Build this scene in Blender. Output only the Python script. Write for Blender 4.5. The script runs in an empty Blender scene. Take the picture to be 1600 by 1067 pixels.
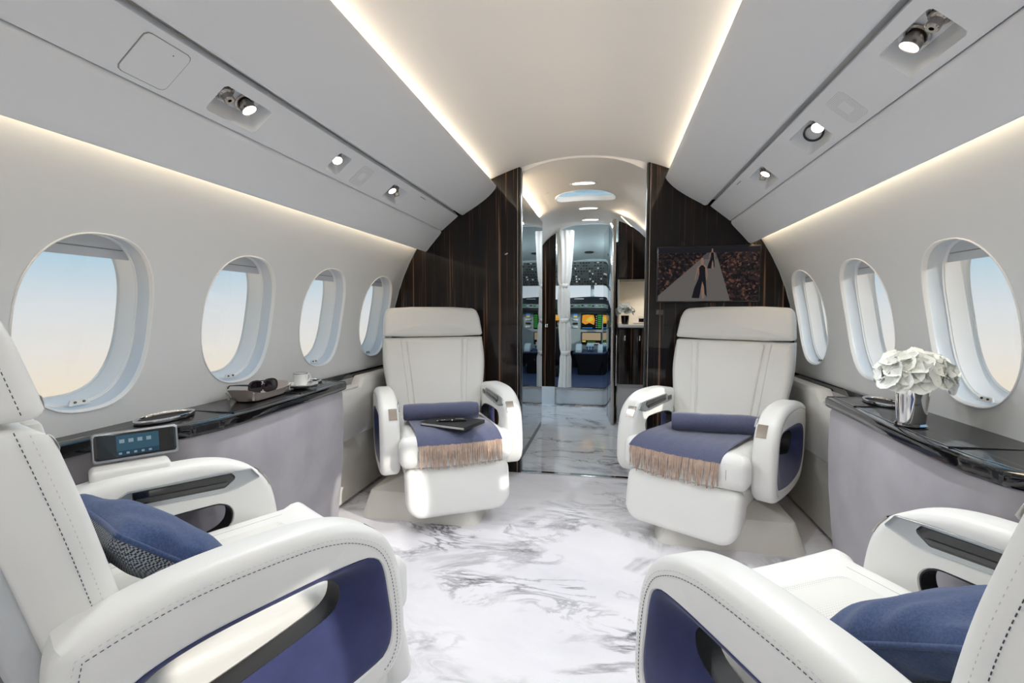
import bpy, bmesh, math, random
from mathutils import Vector, Matrix
random.seed(7)
PI = math.pi
scene = bpy.context.scene
COL = scene.collection

# ------------------------------------------------------------------ camera
FPX = 751.0
cam = bpy.data.cameras.new('camera')
cam.sensor_width = 36.0
cam.lens = FPX / 1600.0 * 36.0
cam.clip_start = 0.02
cam_o = bpy.data.objects.new('camera', cam)
COL.objects.link(cam_o)
cam_o.location = (0.18, 0.0, 1.0)
cam_o.rotation_euler = (math.radians(90 - 3.695), 0, math.radians(11.272))
scene.camera = cam_o

# ------------------------------------------------------------------ sky, sun, exposure
world = bpy.data.worlds.new('sky')
scene.world = world
world.use_nodes = True
wn, wl = world.node_tree.nodes, world.node_tree.links
wn.clear()
w_out = wn.new('ShaderNodeOutputWorld')
w_bg = wn.new('ShaderNodeBackground')
w_tc = wn.new('ShaderNodeTexCoord')
w_sep = wn.new('ShaderNodeSeparateXYZ')
w_map = wn.new('ShaderNodeMapRange')
w_map.inputs['From Min'].default_value = -1.0
w_map.inputs['From Max'].default_value = 1.0
w_ramp = wn.new('ShaderNodeValToRGB')
cr = w_ramp.color_ramp
stops = [(-1.0, (0.78, 0.70, 0.60)), (-0.30, (0.93, 0.72, 0.47)), (-0.15, (0.94, 0.79, 0.60)),
         (-0.06, (0.85, 0.81, 0.76)), (0.01, (0.74, 0.77, 0.80)), (0.10, (0.44, 0.65, 0.78)),
         (0.5, (0.28, 0.52, 0.74)), (1.0, (0.20, 0.44, 0.70))]
cr.elements[0].position = 0.0
cr.elements[1].position = 1.0
for i, (z, c) in enumerate(stops):
    p = (z + 1) / 2
    if i == 0:
        e = cr.elements[0]
    elif i == len(stops) - 1:
        e = cr.elements[len(cr.elements) - 1]
    else:
        e = cr.elements.new(p)
    e.color = (*c, 1)
wl.new(w_tc.outputs['Generated'], w_sep.inputs[0])
wl.new(w_sep.outputs['Z'], w_map.inputs['Value'])
wl.new(w_map.outputs[0], w_ramp.inputs[0])
wl.new(w_ramp.outputs[0], w_bg.inputs['Color'])
w_bg.inputs['Strength'].default_value = 1.0
wl.new(w_bg.outputs[0], w_out.inputs['Surface'])

sun = bpy.data.lights.new('sun', 'SUN')
sun.energy = 3.0
sun.angle = math.radians(0.9)
sun.color = (1.0, 0.93, 0.84)
sun_o = bpy.data.objects.new('sun', sun)
COL.objects.link(sun_o)
sun_o.location = (6, -2, 4)
sun_o.rotation_euler = Vector((-1.0, 0.45, -0.41)).to_track_quat('-Z', 'Y').to_euler()

COVE_UP = 1.35       # W per metre of ceiling cove LED
COVE_LOW = 0.20      # W per metre of wall cove LED
AFT_FILL_W = 1.2       # W of one unseen fill lamp added in the aft cabin ceiling
SPOT_W = 2.5
scene.view_settings.view_transform = 'Standard'
scene.view_settings.look = 'None'
scene.view_settings.gamma = 1.0
scene.view_settings.use_curve_mapping = False
scene.view_settings.exposure = 0.0
try:
    cy = scene.cycles
    cy.max_bounces = 10
    cy.diffuse_bounces = 6
    cy.glossy_bounces = 5
    cy.transparent_max_bounces = 12
    cy.caustics_reflective = False
    cy.caustics_refractive = False
    cy.sample_clamp_indirect = 6.0
    cy.use_denoising = True
except Exception:
    pass

# ------------------------------------------------------------------ mesh helpers
class MB:
    def __init__(s):
        s.v = []; s.f = []
    def add(s, vs, fs):
        o = len(s.v)
        s.v += [tuple(q) for q in vs]
        s.f += [tuple(i + o for i in f) for f in fs]
        return s
    def box(s, c, d, rz=0.0, M=None):
        x, y, z = d[0] / 2, d[1] / 2, d[2] / 2
        vs = [Vector((a * x, b * y, e * z)) for e in (-1, 1) for b in (-1, 1) for a in (-1, 1)]
        R = M if M is not None else Matrix.Rotation(rz, 3, 'Z')
        vs = [R @ q + Vector(c) for q in vs]
        return s.add(vs, [(0, 2, 3, 1), (4, 5, 7, 6), (0, 1, 5, 4), (2, 6, 7, 3), (0, 4, 6, 2), (1, 3, 7, 5)])
    def rbox(s, c, d, r=0.005, seg=3, rz=0.0, M=None):
        """box with rounded edges: a slab in plan with rounded rim"""
        o = rrect(d[0] / 2, d[1] / 2, r, seg)
        R = M if M is not None else Matrix.Rotation(rz, 3, 'Z')
        C = Vector(c)
        return s.slab(o, d[2], min(r, d[2] * .49), fn=lambda u, v, w: R @ Vector((u, v, w)) + C, m=seg)
    def loft(s, rings, closed=True, cap0=False, cap1=False, wrap=False):
        n = len(rings[0]); vs = [p for r in rings for p in r]; fs = []
        k = len(rings)
        for i in range(k if wrap else k - 1):
            a, b = i * n, ((i + 1) % k) * n
            for j in range(n if closed else n - 1):
                j2 = (j + 1) % n
                fs.append((a + j, a + j2, b + j2, b + j))
        if cap0: fs.append(tuple(range(n - 1, -1, -1)))
        if cap1: fs.append(tuple((k - 1) * n + j for j in range(n)))
        return s.add(vs, fs)
    def tube(s, path, r, n=8, cap=True, closed=False):
        P = [Vector(p) for p in path]; rings = []
        up = Vector((0, 0, 1)); prev = None
        for i, p in enumerate(P):
            if closed: t = P[(i + 1) % len(P)] - P[i - 1]
            else: t = P[min(i + 1, len(P) - 1)] - P[max(i - 1, 0)]
            t.normalize()
            if prev is None:
                a = up if abs(t.dot(up)) < .9 else Vector((1, 0, 0))
                x = t.cross(a).normalized()
            else:
                x = (prev - t * prev.dot(t)).normalized()
            prev = x; y = t.cross(x)
            rr = r[i] if isinstance(r, (list, tuple)) else r
            rings.append([p + (x * math.cos(2 * PI * k / n) + y * math.sin(2 * PI * k / n)) * rr for k in range(n)])
        return s.loft(rings, True, cap and not closed, cap and not closed, closed)
    def lathe(s, prof, n=32, c=(0, 0, 0), M=None, sx=1.0, sy=1.0):
        C = Vector(c); R = M if M is not None else Matrix.Identity(3); rings = []
        for r, z in prof:
            r = max(r, 1e-4)
            rings.append([C + R @ Vector((r * sx * math.cos(2 * PI * k / n), r * sy * math.sin(2 * PI * k / n), z)) for k in range(n)])
        return s.loft(rings, True, prof[0][0] < 2e-3, prof[-1][0] < 2e-3)
    def slab(s, outline, t, r, fn, bf=0.0, bb=0.0, m=4, caps=(True, True)):
        """outline in (u,v), thickness t along w, rounded rim radius r, bulged faces"""
        o = ccw(outline); nrm = inward(o); n = len(o)
        cu = sum(p[0] for p in o) / n; cv = sum(p[1] for p in o) / n
        seq = []
        for sgn in (-1, 1):
            part = []
            for k in range(m + 1):
                a = PI / 2 * k / m
                part.append((r * (1 - math.cos(a)), sgn * (t / 2 - r + r * math.sin(a)), 1.0))
            b = bb if sgn < 0 else bf
            last = (r, sgn * t / 2)
            for sc in (.93, .8, .6, .35, .12, .015):
                part.append((r, last[1] + sgn * b * (1 - sc ** 2), sc))
            seq += part[::-1] if sgn < 0 else part
        rings = []
        for ins, w, sc in seq:
            ring = []
            for (u, v), (nx, ny) in zip(o, nrm):
                a, b = u + nx * ins, v + ny * ins
                ring.append(fn(cu + (a - cu) * sc, cv + (b - cv) * sc, w))
            rings.append(ring)
        return s.loft(rings, True, caps[0], caps[1])
    def xf(s, M):
        s.v = [tuple(M @ Vector(p)) for p in s.v]; return s
    def mesh(s, name, smooth=35):
        me = bpy.data.meshes.new(name)
        bm = bmesh.new()
        vs = [bm.verts.new(p) for p in s.v]
        for f in s.f:
            try: bm.faces.new([vs[i] for i in f])
            except ValueError: pass
        bmesh.ops.recalc_face_normals(bm, faces=bm.faces)
        bm.to_mesh(me); bm.free()
        if smooth:
            me.polygons.foreach_set('use_smooth', [True] * len(me.polygons))
            me.set_sharp_from_angle(angle=math.radians(smooth))
        return me
    def build(s, name, mat, parent=None, smooth=35):
        me = s.mesh(name, smooth)
        me.materials.append(M_[mat])
        return link(name, me, parent)

def link(name, me, parent=None):
    o = bpy.data.objects.new(name, me)
    COL.objects.link(o)
    if parent is not None: o.parent = parent
    return o

def thing(name, label, cat, loc=(0, 0, 0), rz=0.0, group=None):
    o = bpy.data.objects.new(name, None)
    o.empty_display_size = 0.1
    COL.objects.link(o)
    o.location = loc; o.rotation_euler = (0, 0, rz)
    return tag(o, label, cat, group)
def tag(o, label, cat, group=None):
    o['label'] = label; o['category'] = cat
    if group: o['group'] = group
    return o
def struct(o, label=None, cat=None):
    o['kind'] = 'structure'
    if label: o['label'] = label
    if cat: o['category'] = cat
    return o
def stuff(o):
    o['kind'] = 'stuff'; return o
def root_struct(name, label, cat):
    o = bpy.data.objects.new(name, None); COL.objects.link(o)
    return struct(o, label, cat)

def ccw(o):
    a = sum(o[i][0] * o[(i + 1) % len(o)][1] - o[(i + 1) % len(o)][0] * o[i][1] for i in range(len(o)))
    return list(o) if a > 0 else list(o)[::-1]
def inward(o):
    n = len(o); r = []
    for i in range(n):
        tx, ty = o[(i + 1) % n][0] - o[i - 1][0], o[(i + 1) % n][1] - o[i - 1][1]
        l = math.hypot(tx, ty) or 1
        r.append((-ty / l, tx / l))
    return r
def rpoly(pts, seg=6):
    """polygon of (x, y, radius) with rounded corners"""
    out = []; n = len(pts)
    for i in range(n):
        p = Vector(pts[i][:2]); a = Vector(pts[i - 1][:2]); b = Vector(pts[(i + 1) % n][:2])
        r = pts[i][2] if len(pts[i]) > 2 else 0
        if r <= 0: out.append(tuple(p)); continue
        d1 = (a - p); d2 = (b - p); l1, l2 = d1.length, d2.length
        d1.normalize(); d2.normalize()
        ang = d1.angle(d2); t = min(r / math.tan(ang / 2), l1 * .49, l2 * .49)
        rr = t * math.tan(ang / 2)
        c = p + (d1 + d2).normalized() * (rr / math.sin(ang / 2))
        s0 = p + d1 * t - c; s1 = p + d2 * t - c
        a0 = math.atan2(s0.y, s0.x); a1 = math.atan2(s1.y, s1.x)
        da = (a1 - a0 + PI) % (2 * PI) - PI
        for k in range(seg + 1):
            q = a0 + da * k / seg
            out.append((c.x + rr * math.cos(q), c.y + rr * math.sin(q)))
    return out
def rrect(a, b, r, seg=4):
    return rpoly([(a, -b, r), (a, b, r), (-a, b, r), (-a, -b, r)], seg)
def resample(o, n):
    L = [0]
    for i in range(len(o)):
        p, q = o[i], o[(i + 1) % len(o)]
        L.append(L[-1] + math.hypot(q[0] - p[0], q[1] - p[1]))
    out = []; j = 0
    for k in range(n):
        s = L[-1] * k / n
        while L[j + 1] < s: j += 1
        t = (s - L[j]) / ((L[j + 1] - L[j]) or 1)
        p, q = o[j], o[(j + 1) % len(o)]
        out.append((p[0] + (q[0] - p[0]) * t, p[1] + (q[1] - p[1]) * t))
    return out
def radial(o, c, n):
    """points of closed polygon o on n rays from c"""
    out = []
    for k in range(n):
        a = 2 * PI * k / n; dx, dy = math.cos(a), math.sin(a); best = None
        for i in range(len(o)):
            p, q = o[i], o[(i + 1) % len(o)]
            ex, ey = q[0] - p[0], q[1] - p[1]
            den = dx * ey - dy * ex
            if abs(den) < 1e-12: continue
            t = ((p[0] - c[0]) * ey - (p[1] - c[1]) * ex) / den
            s = ((p[0] - c[0]) * dy - (p[1] - c[1]) * dx) / den
            if t > 0 and -1e-9 <= s <= 1 + 1e-9 and (best is None or t > best): best = t
        out.append((c[0] + dx * best, c[1] + dy * best))
    return out
def catmull(pts, n, closed=False):
    out = []; m = len(pts)
    rng = m if closed else m - 1
    for i in range(rng):
        g = lambda k: Vector(pts[k % m] if closed else pts[min(max(k, 0), m - 1)])
        p0, p1, p2, p3 = g(i - 1), g(i), g(i + 1), g(i + 2)
        for k in range(n):
            t = k / n
            out.append(.5 * (2 * p1 + (p2 - p0) * t + (2 * p0 - 5 * p1 + 4 * p2 - p3) * t * t + (3 * p1 - p0 - 3 * p2 + p3) * t ** 3))
    if not closed: out.append(Vector(pts[-1]))
    return out
def superell(a, b, p, n):
    out = []
    for k in range(n):
        t = 2 * PI * k / n; c, s = math.cos(t), math.sin(t)
        out.append((a * math.copysign(abs(c) ** (2 / p), c), b * math.copysign(abs(s) ** (2 / p), s)))
    return out

# ------------------------------------------------------------------ materials
M_ = {}
def mat(name, col, rough=0.5, metal=0.0, spec=0.5, coat=0.0, sheen=0.0, emit=None, estr=0.0, bump=None, var=None):
    m = bpy.data.materials.new(name); m.use_nodes = True
    nt = m.node_tree; b = nt.nodes['Principled BSDF']
    b.inputs['Base Color'].default_value = (*col, 1)
    b.inputs['Roughness'].default_value = rough
    b.inputs['Metallic'].default_value = metal
    b.inputs['Specular IOR Level'].default_value = spec
    b.inputs['Coat Weight'].default_value = coat
    b.inputs['Coat Roughness'].default_value = 0.03
    b.inputs['Sheen Weight'].default_value = sheen
    if emit:
        b.inputs['Emission Color'].default_value = (*emit, 1)
        b.inputs['Emission Strength'].default_value = estr
    tc = None
    if bump or var:
        tc = nt.nodes.new('ShaderNodeTexCoord')
    if bump:
        sc, st, dist = bump
        n = nt.nodes.new('ShaderNodeTexNoise'); n.inputs['Scale'].default_value = sc; n.inputs['Detail'].default_value = 3
        nt.links.new(tc.outputs['Object'], n.inputs['Vector'])
        bp = nt.nodes.new('ShaderNodeBump'); bp.inputs['Strength'].default_value = st; bp.inputs['Distance'].default_value = dist
        nt.links.new(n.outputs['Fac'], bp.inputs['Height']); nt.links.new(bp.outputs[0], b.inputs['Normal'])
    if var:
        sc, col2, detail = var
        n = nt.nodes.new('ShaderNodeTexNoise'); n.inputs['Scale'].default_value = sc; n.inputs['Detail'].default_value = detail
        nt.links.new(tc.outputs['Object'], n.inputs['Vector'])
        mr = nt.nodes.new('ShaderNodeMapRange'); mr.inputs['From Min'].default_value = .35; mr.inputs['From Max'].default_value = .65
        nt.links.new(n.outputs['Fac'], mr.inputs['Value'])
        mx = nt.nodes.new('ShaderNodeMix'); mx.data_type = 'RGBA'
        mx.inputs['A'].default_value = (*col, 1); mx.inputs['B'].default_value = (*col2, 1)
        nt.links.new(mr.outputs[0], mx.inputs['Factor']); nt.links.new(mx.outputs['Result'], b.inputs['Base Color'])
    M_[name] = m
    return m

mat('headliner', (.80, .82, .85), .6, bump=(350, .05, .002))
mat('ceiling_skin', (.80, .78, .75), .6, bump=(350, .05, .002))
mat('wall_skin', (.705, .725, .735), .5, bump=(350, .05, .002))
mat('reveal', (.86, .86, .86), .3)
mat('reveal_band', (.64, .69, .75), .35)
mat('shade', (.55, .57, .59), .5)
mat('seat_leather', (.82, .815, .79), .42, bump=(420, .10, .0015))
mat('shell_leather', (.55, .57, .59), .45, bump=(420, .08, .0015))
mat('cream_leather', (.74, .72, .66), .45, bump=(420, .08, .0015))
mat('suede', (.325, .31, .335), .9, sheen=.25, var=(7, (.39, .37, .395), 6), bump=(500, .1, .001))
mat('navy_suede', (.026, .032, .105), .9, sheen=.2, var=(14, (.036, .045, .14), 5))
mat('denim', (.026, .050, .135), .9, sheen=.15, var=(260, (.05, .085, .20), 3), bump=(600, .3, .001))
mat('throw_wool', (.075, .085, .155), .95, sheen=.4, var=(300, (.11, .12, .20), 3), bump=(500, .4, .0015))
mat('fringe_wool', (.42, .30, .235), .95, sheen=.3, var=(60, (.52, .38, .30), 2))
mat('stitch_dark', (.06, .065, .09), .8)
mat('stitch_light', (.68, .66, .62), .8)
mat('seam_groove', (.30, .29, .27), .9)
mat('chrome', (.75, .75, .76), .08, metal=1)
mat('nickel', (.52, .48, .44), .22, metal=1)
mat('brushed', (.42, .44, .46), .32, metal=1)
mat('dark_metal', (.10, .10, .10), .3, metal=1)
mat('black_gloss', (.006, .006, .007), .06, coat=.5)
mat('black_soft', (.012, .012, .014), .6)
mat('glare_black', (.02, .025, .03), .7)
mat('white_china', (.85, .85, .84), .12, coat=.4)
mat('taupe_leather', (.50, .43, .40), .5, bump=(420, .1, .001))
mat('lens_dark', (.012, .008, .012), .04, coat=.6)
mat('frame_dark', (.02, .012, .010), .15)
mat('petal', (.86, .87, .82), .6, sheen=.2)
mat('petal_heart', (.75, .74, .35), .6)
mat('curtain_cloth', (.78, .77, .74), .85, sheen=.2)
mat('white_panel', (.72, .74, .76), .35)
mat('counter_white', (.82, .80, .76), .25)
mat('cockpit_grey', (.32, .38, .39), .55)
mat('cockpit_light', (.55, .66, .70), .6)
mat('cockpit_blue', (.03, .05, .12), .7)
mat('throttle_blue', (.05, .16, .30), .4)
mat('paper', (.80, .79, .76), .7)
mat('lamp_lens', (1, 1, 1), .4, emit=(1.0, .90, .74), estr=14)
mat('down_lens', (1, 1, 1), .4, emit=(1.0, .94, .86), estr=6)
mat('galley_lens', (1, 1, 1), .4, emit=(1.0, .85, .62), estr=8)
mat('led_strip', (1, 1, 1), .5, emit=(1.0, .76, .46), estr=9)
mat('grille_dot', (.22, .225, .23), .7)

def noderef(m): return m.node_tree.nodes, m.node_tree.links, m.node_tree.nodes['Principled BSDF']

# window glass: thin clear pane
g = bpy.data.materials.new('pane_glass'); g.use_nodes = True; M_['pane_glass'] = g
n, l = g.node_tree.nodes, g.node_tree.links; n.clear()
o_ = n.new('ShaderNodeOutputMaterial'); tr = n.new('ShaderNodeBsdfTransparent'); tr.inputs[0].default_value = (.97, .98, .98, 1)
gl = n.new('ShaderNodeBsdfGlossy'); gl.inputs['Roughness'].default_value = .02
lw = n.new('ShaderNodeLayerWeight'); fr = n.new('ShaderNodeMath'); fr.operation = 'POWER'; fr.inputs[1].default_value = 4.0
l.new(lw.outputs['Facing'], fr.inputs[0]); fs_ = n.new('ShaderNodeMath'); fs_.operation = 'MULTIPLY_ADD'; fs_.inputs[1].default_value = .35; fs_.inputs[2].default_value = .02
l.new(fr.outputs[0], fs_.inputs[0]); fr = fs_
mx = n.new('ShaderNodeMixShader')
l.new(fr.outputs[0], mx.inputs[0]); l.new(tr.outputs[0], mx.inputs[1]); l.new(gl.outputs[0], mx.inputs[2]); l.new(mx.outputs[0], o_.inputs[0])

# glossy ebony veneer with vertical brown figure
def ebony(name, axis, dark=(.0065, .0048, .0045), light=(.19, .10, .055)):
    m = mat(name, dark, .3, spec=.08, coat=.55); n, l, b = noderef(m)
    b.inputs['Coat Roughness'].default_value = .02
    tc = n.new('ShaderNodeTexCoord'); mp = n.new('ShaderNodeMapping')
    l.new(tc.outputs['Object'], mp.inputs['Vector'])
    sc = {'x': (1, 0, .012), 'y': (.0, 1, .012), 'along_y': (1, .012, 1), 'xy': (1, 1, .012)}[axis]
    mp.inputs['Scale'].default_value = sc
    def streak(scale, lo, hi, w):
        t = n.new('ShaderNodeTexNoise'); t.inputs['Scale'].default_value = scale; t.inputs['Detail'].default_value = 2
        l.new(mp.outputs[0], t.inputs['Vector'])
        r = n.new('ShaderNodeMapRange'); r.inputs['From Min'].default_value = lo; r.inputs['From Max'].default_value = hi
        l.new(t.outputs['Fac'], r.inputs['Value']); return r
    a = streak(48, .625, .665, 0); b2 = streak(120, .60, .70, 0); c = streak(9, .35, .75, 0)
    mu = n.new('ShaderNodeMath'); mu.operation = 'MULTIPLY'; l.new(b2.outputs[0], mu.inputs[0]); mu.inputs[1].default_value = .40
    ad = n.new('ShaderNodeMath'); ad.operation = 'ADD'; ad.use_clamp = True; l.new(a.outputs[0], ad.inputs[0]); l.new(mu.outputs[0], ad.inputs[1])
    m2 = n.new('ShaderNodeMath'); m2.operation = 'MULTIPLY_ADD'; l.new(c.outputs[0], m2.inputs[0]); m2.inputs[1].default_value = .07; m2.inputs[2].default_value = 0
    ad2 = n.new('ShaderNodeMath'); ad2.operation = 'ADD'; ad2.use_clamp = True; l.new(ad.outputs[0], ad2.inputs[0]); l.new(m2.outputs[0], ad2.inputs[1])
    mix = n.new('ShaderNodeMix'); mix.data_type = 'RGBA'; mix.inputs['A'].default_value = (*dark, 1); mix.inputs['B'].default_value = (*light, 1)
    l.new(ad2.outputs[0], mix.inputs['Factor']); l.new(mix.outputs['Result'], b.inputs['Base Color'])
    return m
ebony('ebony', 'x')
ebony('ebony_side', 'y')
ebony('ebony_ledge', 'along_y', (.010, .009, .009), (.060, .048, .040))

# mirror-black lacquer
mat('mirror_lacquer', (.40, .42, .44), .015, metal=1.0)

def marble(name, base, vein, rough, coat=0.0, bumpy=False, blue=None):
    m = mat(name, base, rough, coat=coat); n, l, b = noderef(m)
    tc = n.new('ShaderNodeTexCoord'); mp = n.new('ShaderNodeMapping')
    mp.inputs['Rotation'].default_value = (0, 0, math.radians(28)); mp.inputs['Scale'].default_value = (1.0, 2.1, 1)
    l.new(tc.outputs['Object'], mp.inputs['Vector'])
    def noise(scale, detail, dist, off):
        ma = n.new('ShaderNodeVectorMath'); ma.operation = 'ADD'; ma.inputs[1].default_value = (off, off * .7, 0)
        l.new(mp.outputs[0], ma.inputs[0])
        t = n.new('ShaderNodeTexNoise'); t.inputs['Scale'].default_value = scale; t.inputs['Detail'].default_value = detail
        t.inputs['Distortion'].default_value = dist; t.inputs['Roughness'].default_value = .62
        l.new(ma.outputs[0], t.inputs['Vector']); return t.outputs['Fac']
    def math_(op, a, b_=None, clamp=False):
        q = n.new('ShaderNodeMath'); q.operation = op; q.use_clamp = clamp
        for i, x in enumerate((a, b_)):
            if x is None: continue
            if isinstance(x, (int, float)): q.inputs[i].default_value = x
            else: l.new(x, q.inputs[i])
        return q.outputs[0]
    def rng(x, a0, a1, b0=0.0, b1=1.0):
        r = n.new('ShaderNodeMapRange'); r.inputs['From Min'].default_value = a0; r.inputs['From Max'].default_value = a1
        r.inputs['To Min'].default_value = b0; r.inputs['To Max'].default_value = b1; l.new(x, r.inputs['Value']); return r.outputs[0]
    def vein_(scale, width, dist, off, mlo, mhi, ms):
        v = math_('ABSOLUTE', math_('SUBTRACT', noise(scale, 7, dist, off), .5))
        v = rng(v, 0, width, 1, 0)
        k = rng(noise(ms, 3, .4, off + 5), mlo, mhi)
        return math_('MULTIPLY', v, k, True)
    v1 = vein_(.85, .040, 1.1, 3.1, .50, .62, .8)
    v2 = vein_(2.2, .040, 1.4, 7.7, .53, .66, 1.1)
    v3 = math_('MULTIPLY', rng(noise(4.5, 8, 1.4, 1.3), .50, .72), rng(noise(.75, 3, .5, 2.2), .52, .68), True)
    tot = math_('ADD', math_('ADD', v1, math_('MULTIPLY', v2, .9)), math_('MULTIPLY', v3, .95), True)
    tone = rng(noise(1.0, 5, .6, 9.0), .3, .7)
    m0 = n.new('ShaderNodeMix'); m0.data_type = 'RGBA'; m0.inputs['A'].default_value = (*base, 1)
    m0.inputs['B'].default_value = (base[0] * .84, base[1] * .84, base[2] * .87, 1); l.new(tone, m0.inputs['Factor'])
    m1 = n.new('ShaderNodeMix'); m1.data_type = 'RGBA'; m1.inputs['B'].default_value = (*vein, 1)
    l.new(m0.outputs['Result'], m1.inputs['A']); l.new(tot, m1.inputs['Factor'])
    l.new(m1.outputs['Result'], b.inputs['Base Color'])
    if bumpy:
        t = n.new('ShaderNodeTexNoise'); t.inputs['Scale'].default_value = 420; t.inputs['Detail'].default_value = 2
        l.new(tc.outputs['Object'], t.inputs['Vector'])
        bp = n.new('ShaderNodeBump'); bp.inputs['Strength'].default_value = .35; bp.inputs['Distance'].default_value = .003
        l.new(t.outputs['Fac'], bp.inputs['Height']); l.new(bp.outputs[0], b.inputs['Normal'])
    return m
marble('carpet_marble', (.86, .84, .86), (.13, .125, .14), .95, bumpy=True)
marble('stone_marble', (.80, .79, .79), (.16, .15, .17), .12, coat=.3)

# perforated leather: small dots
m = mat('perforated', (.80, .79, .75), .45); n, l, b = noderef(m)
tc = n.new('ShaderNodeTexCoord'); v = n.new('ShaderNodeTexVoronoi'); v.inputs['Scale'].default_value = 170; v.inputs['Randomness'].default_value = 0
l.new(tc.outputs['Object'], v.inputs['Vector'])
r = n.new('ShaderNodeMapRange'); r.inputs['From Min'].default_value = .22; r.inputs['From Max'].default_value = .34
l.new(v.outputs['Distance'], r.inputs['Value'])
mx = n.new('ShaderNodeMix'); mx.data_type = 'RGBA'; mx.inputs['A'].default_value = (.50, .49, .46, 1); mx.inputs['B'].default_value = (.80, .79, .75, 1)
l.new(r.outputs[0], mx.inputs['Factor']); l.new(mx.outputs['Result'], b.inputs['Base Color'])

# herringbone tweed
m = mat('tweed', (.10, .13, .19), .95); n, l, b = noderef(m)
tc = n.new('ShaderNodeTexCoord'); ck = n.new('ShaderNodeTexChecker'); ck.inputs['Scale'].default_value = 260
ck.inputs['Color1'].default_value = (.03, .04, .08, 1); ck.inputs['Color2'].default_value = (.42, .44, .46, 1)
l.new(tc.outputs['Object'], ck.inputs['Vector']); l.new(ck.outputs[0], b.inputs['Base Color'])

# audience in the dim of the film on the screen
m = mat('film_crowd', (0, 0, 0), .35, spec=.12); n, l, b = noderef(m)
tc = n.new('ShaderNodeTexCoord'); v = n.new('ShaderNodeTexVoronoi'); v.inputs['Scale'].default_value = 95
l.new(tc.outputs['Object'], v.inputs['Vector']); rp = n.new('ShaderNodeValToRGB')
sx = n.new('ShaderNodeSeparateColor'); l.new(v.outputs['Color'], sx.inputs[0]); l.new(sx.outputs[0], rp.inputs[0])
rp.color_ramp.elements[0].color = (.004, .004, .006, 1); rp.color_ramp.elements[1].color = (.10, .05, .036, 1)
for pos, c in ((.45, (.008, .007, .009)), (.62, (.03, .018, .015)), (.8, (.012, .010, .012)), (.9, (.09, .04, .03))):
    e = rp.color_ramp.elements.new(pos); e.color = (*c, 1)
l.new(rp.outputs[0], b.inputs['Emission Color']); b.inputs['Emission Strength'].default_value = 1.0
def film(name, c): mat(name, (0, 0, 0), .35, spec=.12, emit=c, estr=1.0)
film('film_dark', (.010, .010, .014)); film('film_runway', (.10, .09, .085)); film('film_runway_far', (.06, .055, .06))
film('film_skin', (.20, .12, .085)); film('film_gown', (.006, .006, .010))
film('disp_black', (.004, .005, .006)); film('disp_orange', (.62, .26, .03)); film('disp_yellow', (.60, .45, .06))
film('disp_green', (.03, .22, .04)); film('disp_white', (.45, .47, .45)); film('disp_blue', (.06, .22, .55)); film('disp_tan', (.32, .25, .16))
film('tablet_blue', (.035, .085, .125)); film('tablet_icon', (.20, .27, .32)); film('tablet_band', (.02, .05, .08))

# =================================================================== CABIN SHELL
YF = 2.87            # bulkhead between cabin and vestibule
YA = -3.0            # aft end of the cabin
RW, CW = 1.185, 0.75 # fuselage lining: circle radius and centre height
U_TOP = CW + RW * PI / 2
def wall_xz(u):
    if u < CW: return RW, u
    t = (u - CW) / RW
    return RW * math.cos(t), CW + RW * math.sin(t)
WIN_A, WIN_B, WIN_U = 0.172, 0.236, 0.970
WIN_Y = [2.62 - 0.53 * k for k in range(10)]     # 2.62 ... -2.15
NW = 64
win_out = superell(WIN_A, WIN_B, 2.45, NW)

def holed_bay(mb, y0, y1, u0, u1, yc, uc, outline, P, rings=4):
    """sheet y0..y1 x u0..u1 with one hole; P maps (y,u) to a point"""
    bd = []
    for dy, du in outline:
        t = 1e9
        if dy > 1e-9: t = min(t, (y1 - yc) / dy)
        if dy < -1e-9: t = min(t, (y0 - yc) / dy)
        if du > 1e-9: t = min(t, (u1 - uc) / du)
        if du < -1e-9: t = min(t, (u0 - uc) / du)
        bd.append([yc + dy * t, uc + du * t])
    for cy_, cu in ((y0, u0), (y0, u1), (y1, u0), (y1, u1)):
        k = min(range(len(bd)), key=lambda i: (bd[i][0] - cy_) ** 2 + (bd[i][1] - cu) ** 2)
        bd[k] = [cy_, cu]
    R = []
    for i in range(rings + 1):
        t = i / rings
        R.append([P(yc + d[0] * (1 - t) + (b[0] - yc) * t, uc + d[1] * (1 - t) + (b[1] - uc) * t) for d, b in zip(outline, bd)])
    mb.loft(R)
def plain(mb, y0, y1, us, P):
    if y1 - y0 < 1e-6: return
    ny = max(1, int((y1 - y0) / .5))
    mb.loft([[P(y0 + (y1 - y0) * i / ny, u) for u in us] for i in range(ny + 1)], closed=False)

def build_wall(s, name):
    mb = MB(); P = lambda y, u: (s * wall_xz(u)[0], y, wall_xz(u)[1])
    ub, ut = .64, 1.30
    lo = YA
    for yc in sorted(WIN_Y):
        plain(mb, lo, yc - .25, [ub + (ut - ub) * k / 12 for k in range(13)], P)
        holed_bay(mb, yc - .25, yc + .25, ub, ut, yc, WIN_U, win_out, P)
        lo = yc + .25
    plain(mb, lo, YF, [ub + (ut - ub) * k / 12 for k in range(13)], P)
    plain(mb, YA, YF, [-.02, .3, ub], P)
    plain(mb, YA, YF, [ut + (U_TOP - ut) * k / 20 for k in range(21)], P)
    o = mb.build(name, 'wall_skin', smooth=30)
    return struct(o)
wl_ = build_wall(-1, 'wall_left'); wl_['label'] = 'pale curved sidewall lining with oval windows on the left'
wr_ = build_wall(1, 'wall_right'); wr_['label'] = 'pale curved sidewall lining with oval windows on the right'

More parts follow.
